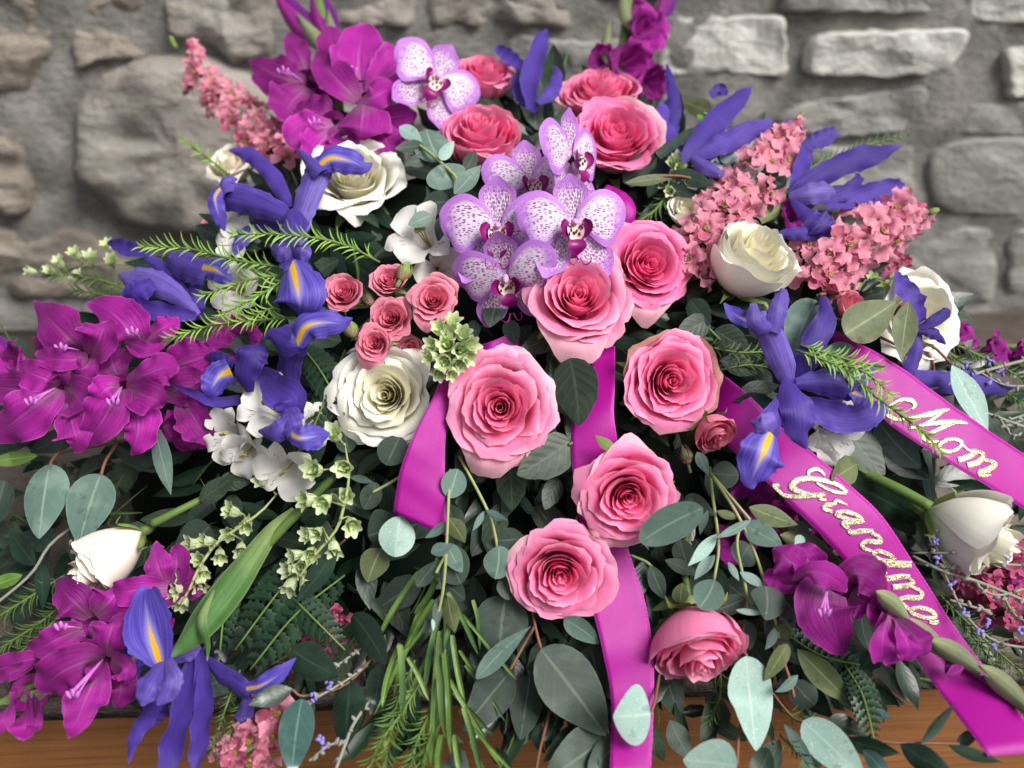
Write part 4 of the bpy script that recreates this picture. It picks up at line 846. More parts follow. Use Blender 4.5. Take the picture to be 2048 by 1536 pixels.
larkspur('dim pink larkspur behind the twigs at the right edge', [(2050, 1250, .012, 30), (1990, 1200, .014, 40), (1960, 1150, .016, 40), (2030, 1120, .016, 36), (1860, 1090, .022, 30)], 22, 38, 'lark_deep', 7)

# ------------------------------------------------------------------ pale green bells
def bellgeo(seed, n=6):
    r = random.Random(seed); g = []
    for k in range(n):
        a = k * 6.2832 / n + r.uniform(-.1, .1); ca, sa = math.cos(a), math.sin(a); e = r.uniform(.8, 1.25)
        g.append(blade([(.12 * ca, .12 * sa, -1.), (.4 * ca, .4 * sa, -.5), (.5 * ca, .5 * sa, .2), (.74 * e * ca, .74 * e * sa, .62)], [.12, .34, .4, .1], N=(-ca, -sa, .3), nu=8, nv=5, cup=.3, seed=seed + k, tone=r.random()))
    for k in range(3):
        a = k * 2.1; g.append(blade([(.05 * math.cos(a), .05 * math.sin(a), -.6), (.18 * math.cos(a), .18 * math.sin(a), .1), (.3 * math.cos(a), .3 * math.sin(a), .5)], [.1, .2, .03], N=(-math.cos(a), -math.sin(a), .2), nu=6, nv=5, cup=.3, tone=.0))
    return merge(g)
BM = [mesh_of('bell', bellgeo(k), M['bell']) for k in range(4)]
def bells(label, stem, lst, rad=17, stalk=True):
    o = thing('green_bell_spray', label, 'green flowers', tuple(P(*stem[0][:3])), 'pale green bell sprays'); r = random.Random(len(lst) * 7 + int(stem[0][0]))
    obj('stem', tpx([(a[0], a[1], a[2] + .004, a[3] * .45) for a in stem], 16, 6), M['stem_pale'], o)
    sp = cr(np.array(stem, float), 60)
    for i, b in enumerate(lst):
        x, y, ax, ay = b[:4]; R = (b[4] if len(b) > 4 else rad) * (1.3 if stalk else 1.15); of = b[5] if len(b) > 5 else stem[0][2] - .008
        c = P(x, y, of); s = R * D(x, y) / F; Fr = frame(axis_of(ax, ay), r.uniform(0, 6)) * s
        e = bpy.data.objects.new('bell', BM[i % 4]); COL.objects.link(e); e.parent = o; e.matrix_local = Matrix([list(Fr[k]) + [(c - ORG[o.name])[k]] for k in range(3)] + [[0, 0, 0, 1]])
        if stalk:
            j = np.argmin((sp[:, 0] - (x - ax * 20)) ** 2 + (sp[:, 1] - (y + ay * 20)) ** 2); a = sp[j]
            obj('stalk', tube([P(a[0], a[1], a[2]), c - Fr[:, 2] * 1.5 , c - Fr[:, 2] * .9], [s * .1, s * .09, s * .2], 6, 5), M['stem_pale'], o)
bells('tight cluster of pale green flowers beside the spray roses', [(900, 740, -.014, 6), (900, 700, -.018, 6), (905, 660, -.022, 5)],
 [(905, 645, .2, .9, 20), (880, 660, -.4, .5, 20), (925, 668, .4, .5, 20), (940, 690, .8, .2, 20), (868, 690, -.8, .1, 20), (895, 690, -.1, .2, 22), (920, 700, .3, 0, 20), (862, 712, -.9, -.1, 18), (890, 722, -.2, -.3, 20), (915, 728, .3, -.5, 20), (935, 715, .7, -.2, 18), (880, 745, -.3, -.8, 18), (900, 670, 0, .4, 20), (905, 745, .1, -.8, 16)], 20, False)
bells('spray of green bells trailing down below the white alstroemeria', [(690, 890, .0, 4), (698, 950, -.012, 6), (688, 1010, -.018, 7), (672, 1060, -.02, 7), (630, 1110, -.024, 6), (595, 1160, -.026, 4)],
 [(668, 868, -.2, .5, 21), (688, 935, -.05, 0, 21), (628, 940, -.3, .1, 22), (616, 1000, -.9, .1, 20), (648, 1004, -.3, -.3, 20), (692, 992, .2, .1, 18), (704, 1050, .4, -.3, 20), (618, 1068, -.8, .0, 18), (632, 1066, -.2, -.2, 16), (668, 1098, .3, -.8, 18), (590, 1110, -.9, 0, 16), (622, 1108, .1, -.3, 18), (578, 1140, -.7, .1, 17), (612, 1165, .4, -.7, 18), (580, 1172, -.3, -.8, 18), (600, 1135, .2, .1, 15)])
bells('spray of green bells bending towards the lower left iris', [(556, 985, .01, 4), (520, 1025, -.008, 6), (470, 1060, -.014, 7), (430, 1090, -.018, 7), (396, 1140, -.024, 7), (378, 1180, -.028, 5), (360, 1210, -.028, 3)],
 [(527, 962, -.2, .6, 19), (462, 1022, -.7, .5, 18), (492, 1050, .1, -.6, 17), (458, 1068, .1, .0, 16), (384, 1088, -.9, .2, 18), (412, 1082, -.8, .3, 16), (398, 1118, -.1, .1, 15), (440, 1112, .4, -.7, 16), (482, 1100, .3, -.6, 16), (356, 1155, -.9, .1, 16), (406, 1145, .5, -.6, 16), (358, 1178, -.9, 0, 16), (400, 1172, .5, -.5, 16), (350, 1198, -.6, -.1, 15), (366, 1206, -.0, -.9, 16)])
bells('small green buds under the hot pink rose at the top', [(1400, 360, .02, 4), (1370, 350, .01, 5), (1350, 340, .0, 4)], [(1355, 318, 0, .4, 14), (1366, 322, .3, .3, 14), (1346, 326, -.3, .2, 14), (1330, 368, -.6, .2, 13), (1350, 362, .0, .5, 13), (1372, 366, .6, .2, 13), (1340, 382, -.4, -.2, 12), (1360, 335, 0, -.2, 13)])
bells('blurred green buds reaching out at the back left', [(300, 530, .06, 4), (200, 530, .07, 4), (60, 545, .08, 3)], [(60, 542, -.9, .2, 12), (100, 540, -.2, .3, 12), (118, 525, -.2, .8, 14), (150, 508, -.2, .8, 15), (180, 515, .2, .8, 15), (152, 548, .0, -.9, 13), (222, 522, .2, .5, 14), (216, 490, -.2, .8, 14)])
bells('blurred green buds beside the pink rosebuds at the right', [(1700, 600, .05, 4), (1740, 580, .05, 4), (1780, 560, .05, 3)], [(1745, 560, -.1, .5, 15), (1760, 575, .3, .2, 16), (1730, 578, -.3, .2, 15), (1785, 565, .4, .5, 15), (1795, 585, .5, .1, 14)])

# ------------------------------------------------------------------ white alstroemeria
def alst(label, x, y, R, ax, ay, roll, off, seed, op=.8):
    c = P(x, y, off); s = R * D(x, y) / F; Fr = frame(axis_of(ax, ay), roll) * s; r = random.Random(seed)
    o = thing('alstroemeria', label, 'alstroemeria', tuple(c), 'white alstroemerias')
    for k in range(6):
        a = k * math.pi / 3 + r.uniform(-.15, .15); ca, sa = math.cos(a), math.sin(a); inner = k % 2; e = op * r.uniform(.85, 1.15)
        rr = [.04, .14, .32, .42 + .28 * e, .45 + .5 * e]; zz = [-.9, -.4, .0, .26 - .1 * e, .42 - .36 * e]
        w = [.05, .11, .18, .24, .02] if inner else [.06, .18, .31, .36, .04]
        obj('petal', xf(blade([(p * ca, p * sa, q) for p, q in zip(rr, zz)], w, N=(-ca * .7, -sa * .7, .7), nu=16, nv=9, cup=.22, ruf=.16, rf=2, jag=.06, seed=seed * 9 + k, tone=inner), Fr, c), M['alst'], o)
    for k in range(3):
        e = (.08 * (k - 1), .06, .25); obj('stamen', xf(merge([tube([(0, 0, -.6), (.04 * (k - 1), 0, -.1), e], .016, 6, 5), ball(e, .05, (.2, .4, 1), 1.5, 6)]), Fr, c), M['lark_eye'], o)
    obj('stem', tube([c - Fr[:, 2] * .85, c - Fr[:, 2] * 1.6], s * .07, 4, 6), M['stem'], o)
for a in [('white alstroemeria between the full white rose and the orchids', 848, 475, 92, -.25, .35, .3, -.0, 1), ('white alstroemeria pressed under the upper white alstroemeria', 880, 545, 66, .2, -.3, .9, .02, 2),
 ('streaked white alstroemeria directly under the drooping iris', 545, 815, 84, -.3, .45, .5, -.008, 3), ('greyed white alstroemeria at the left of its cluster', 462, 870, 76, -.5, -.1, .2, .004, 4), ('lowest white alstroemeria with its throat open', 575, 940, 78, -.1, -.45, .6, .0, 5), ('greyed white alstroemeria in the gap between two others', 495, 905, 66, -.2, -.5, .1, .002, 12),
 ('white alstroemeria behind the right end of the drooping iris', 622, 850, 60, .4, .2, .8, .012, 6), ('white alstroemeria behind the needle sprigs at the left', 480, 480, 66, -.4, .3, .1, .03, 7), ('shadowed white alstroemeria behind the needle sprigs', 470, 580, 70, -.2, -.1, .5, .03, 8),
 ('white alstroemeria under the right-hand iris', 1660, 860, 82, .25, -.2, .3, -.004, 9), ('white alstroemeria petal tip beside the Grandma ribbon', 1635, 915, 50, -.1, -.5, .2, .004, 10), ('small white alstroemeria behind the seeded larkspurs', 1480, 330, 52, .2, .4, .3, .03, 11)]: alst(*a)

# ------------------------------------------------------------------ leafy branches
def branch(name, label, cat, group, stems, leaves, smat='stem_pale', sr=3.2):
    x, y, of = stems[0][0]
    o = thing(name, label, cat, tuple(P(x, y, of)), group)
    for s in stems: obj('stem', tpx([(a, b, c, sr) for a, b, c in s], 14, 6), M[smat], o)
    for i, l in enumerate(leaves):
        x0, y0, x1, y1, w, of, mt, kd = l[:8]; k = dict(l[8]) if len(l) > 8 else {}
        r = random.Random(int(x0 * 7 + y0)); k.setdefault('cup', r.uniform(-.16, .16)); k.setdefault('bend', r.uniform(-4, 4)); k.setdefault('dz', r.uniform(-.012, .012)); k.setdefault('tw', r.uniform(-.35, .35)); k.setdefault('N', axis_of(r.uniform(-.3, .3), r.uniform(-.2, .35)))
        obj('leaf', leafpx(x0, y0, x1, y1, w, of, kd, **k), M[mt], o)
    return o
EU, EG = 'eucalyptus_branch', 'eucalyptus branches'
B_ = lambda lb, st, lv, sm='stem_pale', sr=3.2: branch(EU, lb, 'eucalyptus', EG, st, lv, sm, sr)
B_('eucalyptus branch with two big round leaves above the lower left rosebud', [[(330, 860, .03), (230, 885, .01), (118, 905, .0)], [(118, 905, .0), (106, 918, -.004), (100, 930, -.008)], [(236, 884, .01), (212, 920, 0), (202, 950, -.004)]],
 [(100, 928, 78, 1078, 48, -.008, 'euc', 'egg'), (202, 948, 158, 1090, 51, -.004, 'euc', 'egg'), (75, 912, -30, 928, 15, .0, 'green', 'lance'), (308, 846, 342, 990, 20, .0, 'euc', 'lance', {'tw': .7}), (420, 1052, 345, 1110, 40, .02, 'eucd', 'egg'), (10, 960, -20, 1060, 40, .01, 'eucd', 'egg'), (150, 870, 60, 905, 24, .02, 'eucd', 'egg')], 'stem_red')
B_('eucalyptus twig with long dark leaves at the far left edge', [[(230, 1000, .03), (110, 1080, .01), (60, 1150, .008), (-30, 1225, .008)]],
 [(45, 1150, -30, 1178, 14, .004, 'green', 'lance'), (70, 1130, 20, 1060, 22, .012, 'dark', 'lance'), (80, 1120, 86, 1220, 16, .012, 'dark', 'lance'), (40, 1170, 30, 1270, 22, .01, 'dark', 'lance'), (110, 1085, 40, 1070, 26, .014, 'dark', 'lance'), (140, 1060, 175, 1150, 18, .02, 'rosel', 'lance')], 'twig')
B_('eucalyptus branch hanging under the creamy white rose', [[(830, 930, .02), (790, 960, .01), (745, 985, .004)], [(800, 1030, .01), (800, 1070, .0), (750, 1110, 0)]],
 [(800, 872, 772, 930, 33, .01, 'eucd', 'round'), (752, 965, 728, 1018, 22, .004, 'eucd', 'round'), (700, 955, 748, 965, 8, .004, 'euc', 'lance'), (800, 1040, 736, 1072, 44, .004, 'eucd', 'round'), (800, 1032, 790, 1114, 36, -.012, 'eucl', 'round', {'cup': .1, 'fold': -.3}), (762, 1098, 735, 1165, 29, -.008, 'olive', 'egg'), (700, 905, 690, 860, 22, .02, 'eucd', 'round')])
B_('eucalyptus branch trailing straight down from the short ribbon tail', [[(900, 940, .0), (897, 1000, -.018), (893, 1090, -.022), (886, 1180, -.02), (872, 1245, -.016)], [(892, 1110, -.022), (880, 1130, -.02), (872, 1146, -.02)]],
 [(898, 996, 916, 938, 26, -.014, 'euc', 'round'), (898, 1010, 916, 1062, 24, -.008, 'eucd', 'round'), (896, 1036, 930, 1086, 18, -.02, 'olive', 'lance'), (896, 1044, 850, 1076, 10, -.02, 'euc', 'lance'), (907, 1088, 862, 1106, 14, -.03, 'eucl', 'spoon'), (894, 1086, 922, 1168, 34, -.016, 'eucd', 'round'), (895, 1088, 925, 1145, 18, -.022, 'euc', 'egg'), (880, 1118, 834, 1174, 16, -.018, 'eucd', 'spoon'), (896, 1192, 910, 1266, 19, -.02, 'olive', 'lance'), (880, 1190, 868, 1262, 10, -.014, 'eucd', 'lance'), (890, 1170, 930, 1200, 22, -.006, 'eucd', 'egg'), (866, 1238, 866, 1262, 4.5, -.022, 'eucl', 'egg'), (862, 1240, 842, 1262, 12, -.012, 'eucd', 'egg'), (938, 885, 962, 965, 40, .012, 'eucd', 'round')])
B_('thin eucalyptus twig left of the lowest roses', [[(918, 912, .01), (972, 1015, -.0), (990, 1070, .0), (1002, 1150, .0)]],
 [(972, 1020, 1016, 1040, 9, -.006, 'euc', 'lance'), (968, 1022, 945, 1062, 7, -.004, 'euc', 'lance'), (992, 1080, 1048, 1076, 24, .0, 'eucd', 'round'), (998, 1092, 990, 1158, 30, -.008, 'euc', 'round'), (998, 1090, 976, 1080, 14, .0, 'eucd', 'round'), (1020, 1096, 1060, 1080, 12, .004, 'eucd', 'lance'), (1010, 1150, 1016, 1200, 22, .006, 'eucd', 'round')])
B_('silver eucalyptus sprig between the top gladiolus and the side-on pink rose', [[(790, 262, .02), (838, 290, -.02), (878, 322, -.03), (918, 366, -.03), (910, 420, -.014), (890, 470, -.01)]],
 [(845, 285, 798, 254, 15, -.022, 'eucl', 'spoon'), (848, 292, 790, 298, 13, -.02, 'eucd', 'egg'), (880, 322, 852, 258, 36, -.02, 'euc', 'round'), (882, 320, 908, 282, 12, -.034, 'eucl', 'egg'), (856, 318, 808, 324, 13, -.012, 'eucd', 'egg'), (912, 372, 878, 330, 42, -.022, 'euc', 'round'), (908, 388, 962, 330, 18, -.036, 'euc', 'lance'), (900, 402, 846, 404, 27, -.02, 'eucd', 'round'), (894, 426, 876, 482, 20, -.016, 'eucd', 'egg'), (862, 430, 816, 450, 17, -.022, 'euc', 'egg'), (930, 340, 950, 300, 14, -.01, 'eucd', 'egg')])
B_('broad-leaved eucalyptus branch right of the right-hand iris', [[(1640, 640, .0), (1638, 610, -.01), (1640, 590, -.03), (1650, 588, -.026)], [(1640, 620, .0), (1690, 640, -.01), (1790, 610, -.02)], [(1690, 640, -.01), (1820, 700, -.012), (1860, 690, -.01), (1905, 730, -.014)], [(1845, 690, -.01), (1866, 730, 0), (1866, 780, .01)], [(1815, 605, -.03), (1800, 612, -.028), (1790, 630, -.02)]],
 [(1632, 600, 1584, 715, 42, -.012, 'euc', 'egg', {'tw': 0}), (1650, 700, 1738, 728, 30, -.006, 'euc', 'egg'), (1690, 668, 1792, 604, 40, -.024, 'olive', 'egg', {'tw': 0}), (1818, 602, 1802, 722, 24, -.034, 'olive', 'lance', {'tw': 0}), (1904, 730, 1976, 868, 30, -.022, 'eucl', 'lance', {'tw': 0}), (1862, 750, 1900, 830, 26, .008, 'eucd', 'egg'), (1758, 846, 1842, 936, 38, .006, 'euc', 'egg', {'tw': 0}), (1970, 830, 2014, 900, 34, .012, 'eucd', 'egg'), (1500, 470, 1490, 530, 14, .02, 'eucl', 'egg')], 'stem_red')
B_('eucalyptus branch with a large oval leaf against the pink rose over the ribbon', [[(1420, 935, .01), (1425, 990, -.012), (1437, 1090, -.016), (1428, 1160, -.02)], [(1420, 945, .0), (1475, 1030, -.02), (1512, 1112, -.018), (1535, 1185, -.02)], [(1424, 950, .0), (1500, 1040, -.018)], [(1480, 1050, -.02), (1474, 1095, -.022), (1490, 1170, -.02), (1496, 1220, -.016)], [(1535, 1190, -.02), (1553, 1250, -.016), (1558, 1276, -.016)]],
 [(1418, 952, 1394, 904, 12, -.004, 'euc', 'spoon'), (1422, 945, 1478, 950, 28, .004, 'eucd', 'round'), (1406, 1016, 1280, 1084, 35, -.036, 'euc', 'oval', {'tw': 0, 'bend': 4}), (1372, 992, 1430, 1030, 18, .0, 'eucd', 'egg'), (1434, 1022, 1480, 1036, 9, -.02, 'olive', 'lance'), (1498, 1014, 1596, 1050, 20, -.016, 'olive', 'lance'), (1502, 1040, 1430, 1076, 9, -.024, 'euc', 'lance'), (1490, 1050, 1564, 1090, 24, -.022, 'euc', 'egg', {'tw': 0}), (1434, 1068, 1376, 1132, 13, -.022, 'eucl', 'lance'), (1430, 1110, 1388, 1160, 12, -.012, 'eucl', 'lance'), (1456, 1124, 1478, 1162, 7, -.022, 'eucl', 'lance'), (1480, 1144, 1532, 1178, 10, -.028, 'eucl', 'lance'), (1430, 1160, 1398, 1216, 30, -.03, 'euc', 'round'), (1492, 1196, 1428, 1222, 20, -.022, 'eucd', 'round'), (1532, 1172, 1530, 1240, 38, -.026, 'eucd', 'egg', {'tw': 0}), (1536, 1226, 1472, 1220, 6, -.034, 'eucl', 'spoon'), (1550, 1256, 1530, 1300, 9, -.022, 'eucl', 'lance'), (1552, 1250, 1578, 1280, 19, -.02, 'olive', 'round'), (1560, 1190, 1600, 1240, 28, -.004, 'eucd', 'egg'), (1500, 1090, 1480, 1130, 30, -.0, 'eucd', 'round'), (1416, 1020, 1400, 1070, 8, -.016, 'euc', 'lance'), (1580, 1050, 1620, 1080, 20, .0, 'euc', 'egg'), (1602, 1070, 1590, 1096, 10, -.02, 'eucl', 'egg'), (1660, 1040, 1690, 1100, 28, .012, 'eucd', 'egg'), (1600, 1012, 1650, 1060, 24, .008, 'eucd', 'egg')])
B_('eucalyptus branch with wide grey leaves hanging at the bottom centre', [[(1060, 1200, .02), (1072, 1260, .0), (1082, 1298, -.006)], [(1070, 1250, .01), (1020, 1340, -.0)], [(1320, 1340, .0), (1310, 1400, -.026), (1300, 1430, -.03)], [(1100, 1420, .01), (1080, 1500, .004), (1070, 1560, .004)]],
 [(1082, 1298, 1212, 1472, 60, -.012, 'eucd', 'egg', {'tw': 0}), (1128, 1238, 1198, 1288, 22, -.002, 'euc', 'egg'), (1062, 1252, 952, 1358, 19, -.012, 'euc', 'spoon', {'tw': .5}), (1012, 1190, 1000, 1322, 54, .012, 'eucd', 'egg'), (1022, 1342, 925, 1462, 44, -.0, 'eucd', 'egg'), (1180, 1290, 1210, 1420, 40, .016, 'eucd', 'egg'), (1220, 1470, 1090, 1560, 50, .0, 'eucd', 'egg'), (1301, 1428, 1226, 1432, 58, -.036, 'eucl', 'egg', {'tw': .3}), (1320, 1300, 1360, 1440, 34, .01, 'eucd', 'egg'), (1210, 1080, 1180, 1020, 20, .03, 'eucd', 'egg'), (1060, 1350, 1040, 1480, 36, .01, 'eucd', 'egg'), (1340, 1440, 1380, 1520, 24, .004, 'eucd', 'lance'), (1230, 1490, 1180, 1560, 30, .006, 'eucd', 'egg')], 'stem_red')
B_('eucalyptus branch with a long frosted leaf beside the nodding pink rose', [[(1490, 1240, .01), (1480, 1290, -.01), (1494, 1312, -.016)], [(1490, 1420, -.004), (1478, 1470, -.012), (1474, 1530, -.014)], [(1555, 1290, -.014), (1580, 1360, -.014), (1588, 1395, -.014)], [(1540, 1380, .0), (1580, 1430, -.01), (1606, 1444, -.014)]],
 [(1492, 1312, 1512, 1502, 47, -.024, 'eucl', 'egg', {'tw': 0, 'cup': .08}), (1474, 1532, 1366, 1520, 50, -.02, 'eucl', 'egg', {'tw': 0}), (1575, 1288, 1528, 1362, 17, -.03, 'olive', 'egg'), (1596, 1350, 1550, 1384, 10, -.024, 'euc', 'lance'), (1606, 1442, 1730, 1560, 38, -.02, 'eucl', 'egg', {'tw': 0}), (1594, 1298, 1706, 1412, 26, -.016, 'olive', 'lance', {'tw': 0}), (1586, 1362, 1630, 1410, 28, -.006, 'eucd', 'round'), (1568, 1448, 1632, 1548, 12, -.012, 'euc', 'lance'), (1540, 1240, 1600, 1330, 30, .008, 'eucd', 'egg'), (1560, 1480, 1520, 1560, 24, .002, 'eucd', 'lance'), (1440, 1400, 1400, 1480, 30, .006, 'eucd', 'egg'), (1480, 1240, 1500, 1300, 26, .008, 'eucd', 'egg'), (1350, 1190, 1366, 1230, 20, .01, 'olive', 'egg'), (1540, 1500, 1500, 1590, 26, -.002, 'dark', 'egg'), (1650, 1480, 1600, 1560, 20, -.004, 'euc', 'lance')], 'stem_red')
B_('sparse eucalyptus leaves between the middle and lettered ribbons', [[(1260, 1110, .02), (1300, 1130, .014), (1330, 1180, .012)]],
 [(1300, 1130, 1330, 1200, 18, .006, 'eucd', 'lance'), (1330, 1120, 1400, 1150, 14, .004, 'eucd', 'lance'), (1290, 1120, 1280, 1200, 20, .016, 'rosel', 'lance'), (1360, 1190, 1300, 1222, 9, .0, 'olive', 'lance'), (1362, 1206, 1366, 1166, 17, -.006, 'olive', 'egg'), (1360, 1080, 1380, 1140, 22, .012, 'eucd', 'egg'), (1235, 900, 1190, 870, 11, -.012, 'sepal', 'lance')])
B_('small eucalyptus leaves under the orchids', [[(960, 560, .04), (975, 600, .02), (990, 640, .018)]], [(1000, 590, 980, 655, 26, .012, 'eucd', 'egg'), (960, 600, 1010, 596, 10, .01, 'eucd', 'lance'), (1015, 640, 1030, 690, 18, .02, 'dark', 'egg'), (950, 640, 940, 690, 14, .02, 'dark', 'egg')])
B_('single green leaf lying over the top right iris', [[(1440, 250, .02), (1415, 232, .006), (1408, 226, .0)]], [(1422, 222, 1366, 202, 20, -.002, 'olive', 'egg'), (1400, 228, 1404, 248, 10, .0, 'green', 'egg'), (1440, 240, 1470, 250, 12, .02, 'olive', 'egg')])
B_('pale blue-green leaves behind the top right iris', [[(1450, 330, .03), (1440, 290, .02), (1450, 260, .02)]], [(1450, 300, 1470, 250, 16, .02, 'eucl', 'egg'), (1440, 320, 1480, 300, 16, .02, 'eucl', 'egg'), (1450, 350, 1430, 320, 14, .016, 'eucl', 'egg'), (1340, 500, 1310, 540, 14, .03, 'euc', 'egg')])

# rose leaves, with toothed edges
RL = lambda lb, st, lv: branch('rose_leaf_sprig', lb, 'rose leaves', 'rose leaf sprigs', st, [l + ({'jag': .07, 'nu': 18, 'tw': 0, 'fold': .12, 'cup': -.1},) for l in lv], 'stem')
RL('dark toothed rose leaf above the middle ribbon', [[(1120, 680, .02), (1135, 700, .004), (1142, 722, -.006)]], [(1140, 716, 1158, 852, 47, -.012, 'rosel', 'egg'), (1120, 660, 1040, 700, 26, .02, 'rosel', 'egg')])
RL('dark rose leaves under the broad pink rose', [[(1160, 880, .02), (1145, 885, .006), (1138, 890, .004)]], [(1142, 880, 1034, 950, 44, .006, 'rosel', 'egg'), (1020, 930, 1024, 1022, 32, .014, 'rosel', 'egg'), (1120, 960, 1090, 1020, 22, .024, 'rosel', 'egg')])
RL('green toothed rose leaf at the end of the right-hand rosebud stem', [[(1760, 960, .01), (1720, 940, -.004), (1714, 930, -.008)]], [(1714, 928, 1662, 960, 29, -.014, 'olive', 'egg'), (1692, 856, 1770, 950, 42, .004, 'rosel', 'egg'), (1768, 890, 1858, 958, 38, .008, 'dark', 'egg'), (1690, 960, 1842, 1040, 42, .008, 'dark', 'egg'), (1780, 1020, 1830, 1070, 24, .016, 'rosel', 'egg'), (1852, 900, 1866, 1010, 14, .02, 'euc', 'grass')])
RL('dark rose leaves left of the right-hand iris', [[(1400, 640, .03), (1420, 660, .02), (1440, 680, .02)]], [(1420, 640, 1350, 680, 26, .02, 'rosel', 'egg'), (1430, 660, 1500, 700, 30, .02, 'rosel', 'egg'), (1440, 720, 1520, 750, 22, .016, 'rosel', 'lance'), (1480, 780, 1560, 770, 18, .012, 'rosel', 'lance'), (1380, 600, 1420, 650, 24, .02, 'dark', 'egg'), (1470, 800, 1560, 810, 20, .012, 'dark', 'lance')])
RL('rose leaves beside the stem of the lower left rosebud', [[(430, 985, .02), (460, 960, .02), (470, 940, .02)]], [(400, 1000, 470, 950, 22, .008, 'rosel', 'egg'), (440, 960, 500, 965, 20, .01, 'rosel', 'egg'), (380, 1030, 280, 1040, 20, .02, 'rosel', 'egg'), (460, 990, 470, 1060, 22, .024, 'rosel', 'egg')])

# ruscus: glossy pointed leaves
RU = lambda lb, st, lv, sm='stem_red': branch('ruscus_sprig', lb, 'ruscus', 'glossy ruscus sprigs', st, lv, sm, 2.6)
RU('ruscus sprig lying over the wood at the lower right', [[(1690, 1470, -.012), (1770, 1484, -.02), (1840, 1486, -.022), (1918, 1488, -.022)]],
 [(1795, 1318, 1836, 1422, 22, -.014, 'dark', 'lance'), (1842, 1488, 1914, 1404, 13, -.026, 'dark', 'lance'), (1800, 1488, 1910, 1550, 25, -.022, 'dark', 'lance'), (1896, 1490, 2006, 1524, 12, -.024, 'dark', 'lance'), (1914, 1486, 1962, 1462, 14, -.02, 'dark', 'egg'), (1658, 1438, 1738, 1472, 22, -.014, 'dark', 'egg'), (1688, 1478, 1800, 1506, 20, -.018, 'dark', 'lance'), (1705, 1335, 1746, 1468, 11, -.012, 'dark', 'lance'), (1725, 1500, 1780, 1560, 17, -.018, 'gloss', 'lance'), (1730, 1420, 1782, 1436, 12, -.006, 'gloss', 'lance'), (1760, 1310, 1720, 1340, 22, -.002, 'dark', 'egg')])
RU('ruscus sprig with one shining leaf at the bottom left', [[(760, 1300, .0), (690, 1370, -.006), (610, 1392, -.014), (585, 1380, -.016)]],
 [(604, 1398, 584, 1550, 33, -.026, 'gloss', 'egg', {'tw': .5}), (586, 1378, 496, 1410, 19, -.03, 'dark', 'lance'), (582, 1298, 678, 1352, 35, -.018, 'dark', 'egg'), (706, 1228, 772, 1330, 32, -.004, 'dark', 'egg'), (700, 1358, 690, 1496, 37, -.006, 'dark', 'egg'), (760, 1330, 740, 1430, 24, .0, 'dark', 'egg')])
RU('wet glossy leaf hanging behind the green bell spray', [[(690, 1080, .02), (678, 1090, .008), (672, 1100, .0)]], [(674, 1096, 592, 1206, 22, -.006, 'dark', 'lance'), (730, 1110, 740, 1220, 22, .004, 'dark', 'lance'), (600, 1040, 660, 1030, 20, .01, 'dark', 'lance')])
RU('narrow dark leaves under the hot pink rose at the top', [[(1440, 380, .02), (1360, 352, .0), (1260, 362, .0)]], [(1316, 312, 1390, 256, 9, -.02, 'dark', 'grass'), (1250, 366, 1356, 350, 11, -.006, 'olive', 'lance'), (1340, 344, 1430, 372, 18, .002, 'dark', 'lance'), (1300, 360, 1400, 400, 14, .012, 'dark', 'lance'), (1430, 300, 1480, 360, 14, .024, 'dark', 'lance')])

# ------------------------------------------------------------------ needle sprigs
def needles(label, paths, mt='needle', nl=38, dens=6., w=1.6, sm='stem', name='needle_sprig', spread=.75):
    o = thing(name, label, 'needle foliage', tuple(P(*paths[0][-1])), 'needle-leaved sprigs'); r = random.Random(int(paths[0][0][0] * 3 + paths[0][0][1]))
    for p in paths:
        obj('stem', tpx([(a, b, c, 2.6 - 1.2 * (i == len(p) - 1)) for i, (a, b, c) in enumerate(p)], 12, 5), M[sm], o)
        q = cr(np.array(p, float), 60); L = np.r_[0, np.cumsum(np.hypot(*np.diff(q[:, :2], axis=0).T))]; g = []
        for d in np.arange(nl * .3, L[-1], dens):
            i = int(np.searchsorted(L, d)); i = min(i, 59); t = q[i] - q[i - 1]; a0 = math.atan2(t[1], t[0]); tip = (L[-1] - d) / L[-1]
            sgn = 1 if int(d / dens) % 2 else -1; a1 = a0 + sgn * spread * r.uniform(.35, 1.15) * (.45 + .55 * min(1, tip * 4)); l = nl * r.uniform(.75, 1.1) * (.7 + .3 * min(1, tip * 5))
            x, y, of = q[i]; z = r.uniform(-.012, .012); a2 = a1 + sgn * .35
            m_ = (x + .5 * l * math.cos(a1), y + .5 * l * math.sin(a1)); e = (m_[0] + .5 * l * math.cos(a2), m_[1] + .5 * l * math.sin(a2))
            g.append(bpx([(x, y, of, w * .7), (m_[0], m_[1], of + z * .5 - .002, w), (e[0], e[1], of + z, .3)], nu=6, nv=3, cup=.3))
        n = obj('needles', merge(g), M[mt], o); n['kind'] = 'stuff'
    return o
needles('bright needle sprig crossing under the upper left iris towards the wall', [[(565, 535, -.02), (470, 520, -.03), (380, 498, -.03), (285, 494, -.024)]])
needles('bright needle sprig pointing at the alstroemeria behind the upper left iris', [[(760, 525, .0), (690, 490, -.02), (600, 472, -.04), (470, 468, -.034)]], nl=38)
needles('two short bright needle sprigs left of the rounded iris petal', [[(570, 550, -.016), (500, 560, -.024), (405, 592, -.026)], [(575, 555, -.016), (520, 590, -.024), (440, 632, -.028)]])
needles('lowest bright needle sprig above the big left gladiolus', [[(590, 635, -.02), (500, 642, -.03), (420, 652, -.034), (334, 678, -.034)], [(560, 620, -.02), (540, 618, -.026), (490, 640, -.03)]])
needles('blurred needle sprig rising beside the faint white rose', [[(470, 360, .04), (420, 320, .04), (366, 280, .04)]], nl=24)
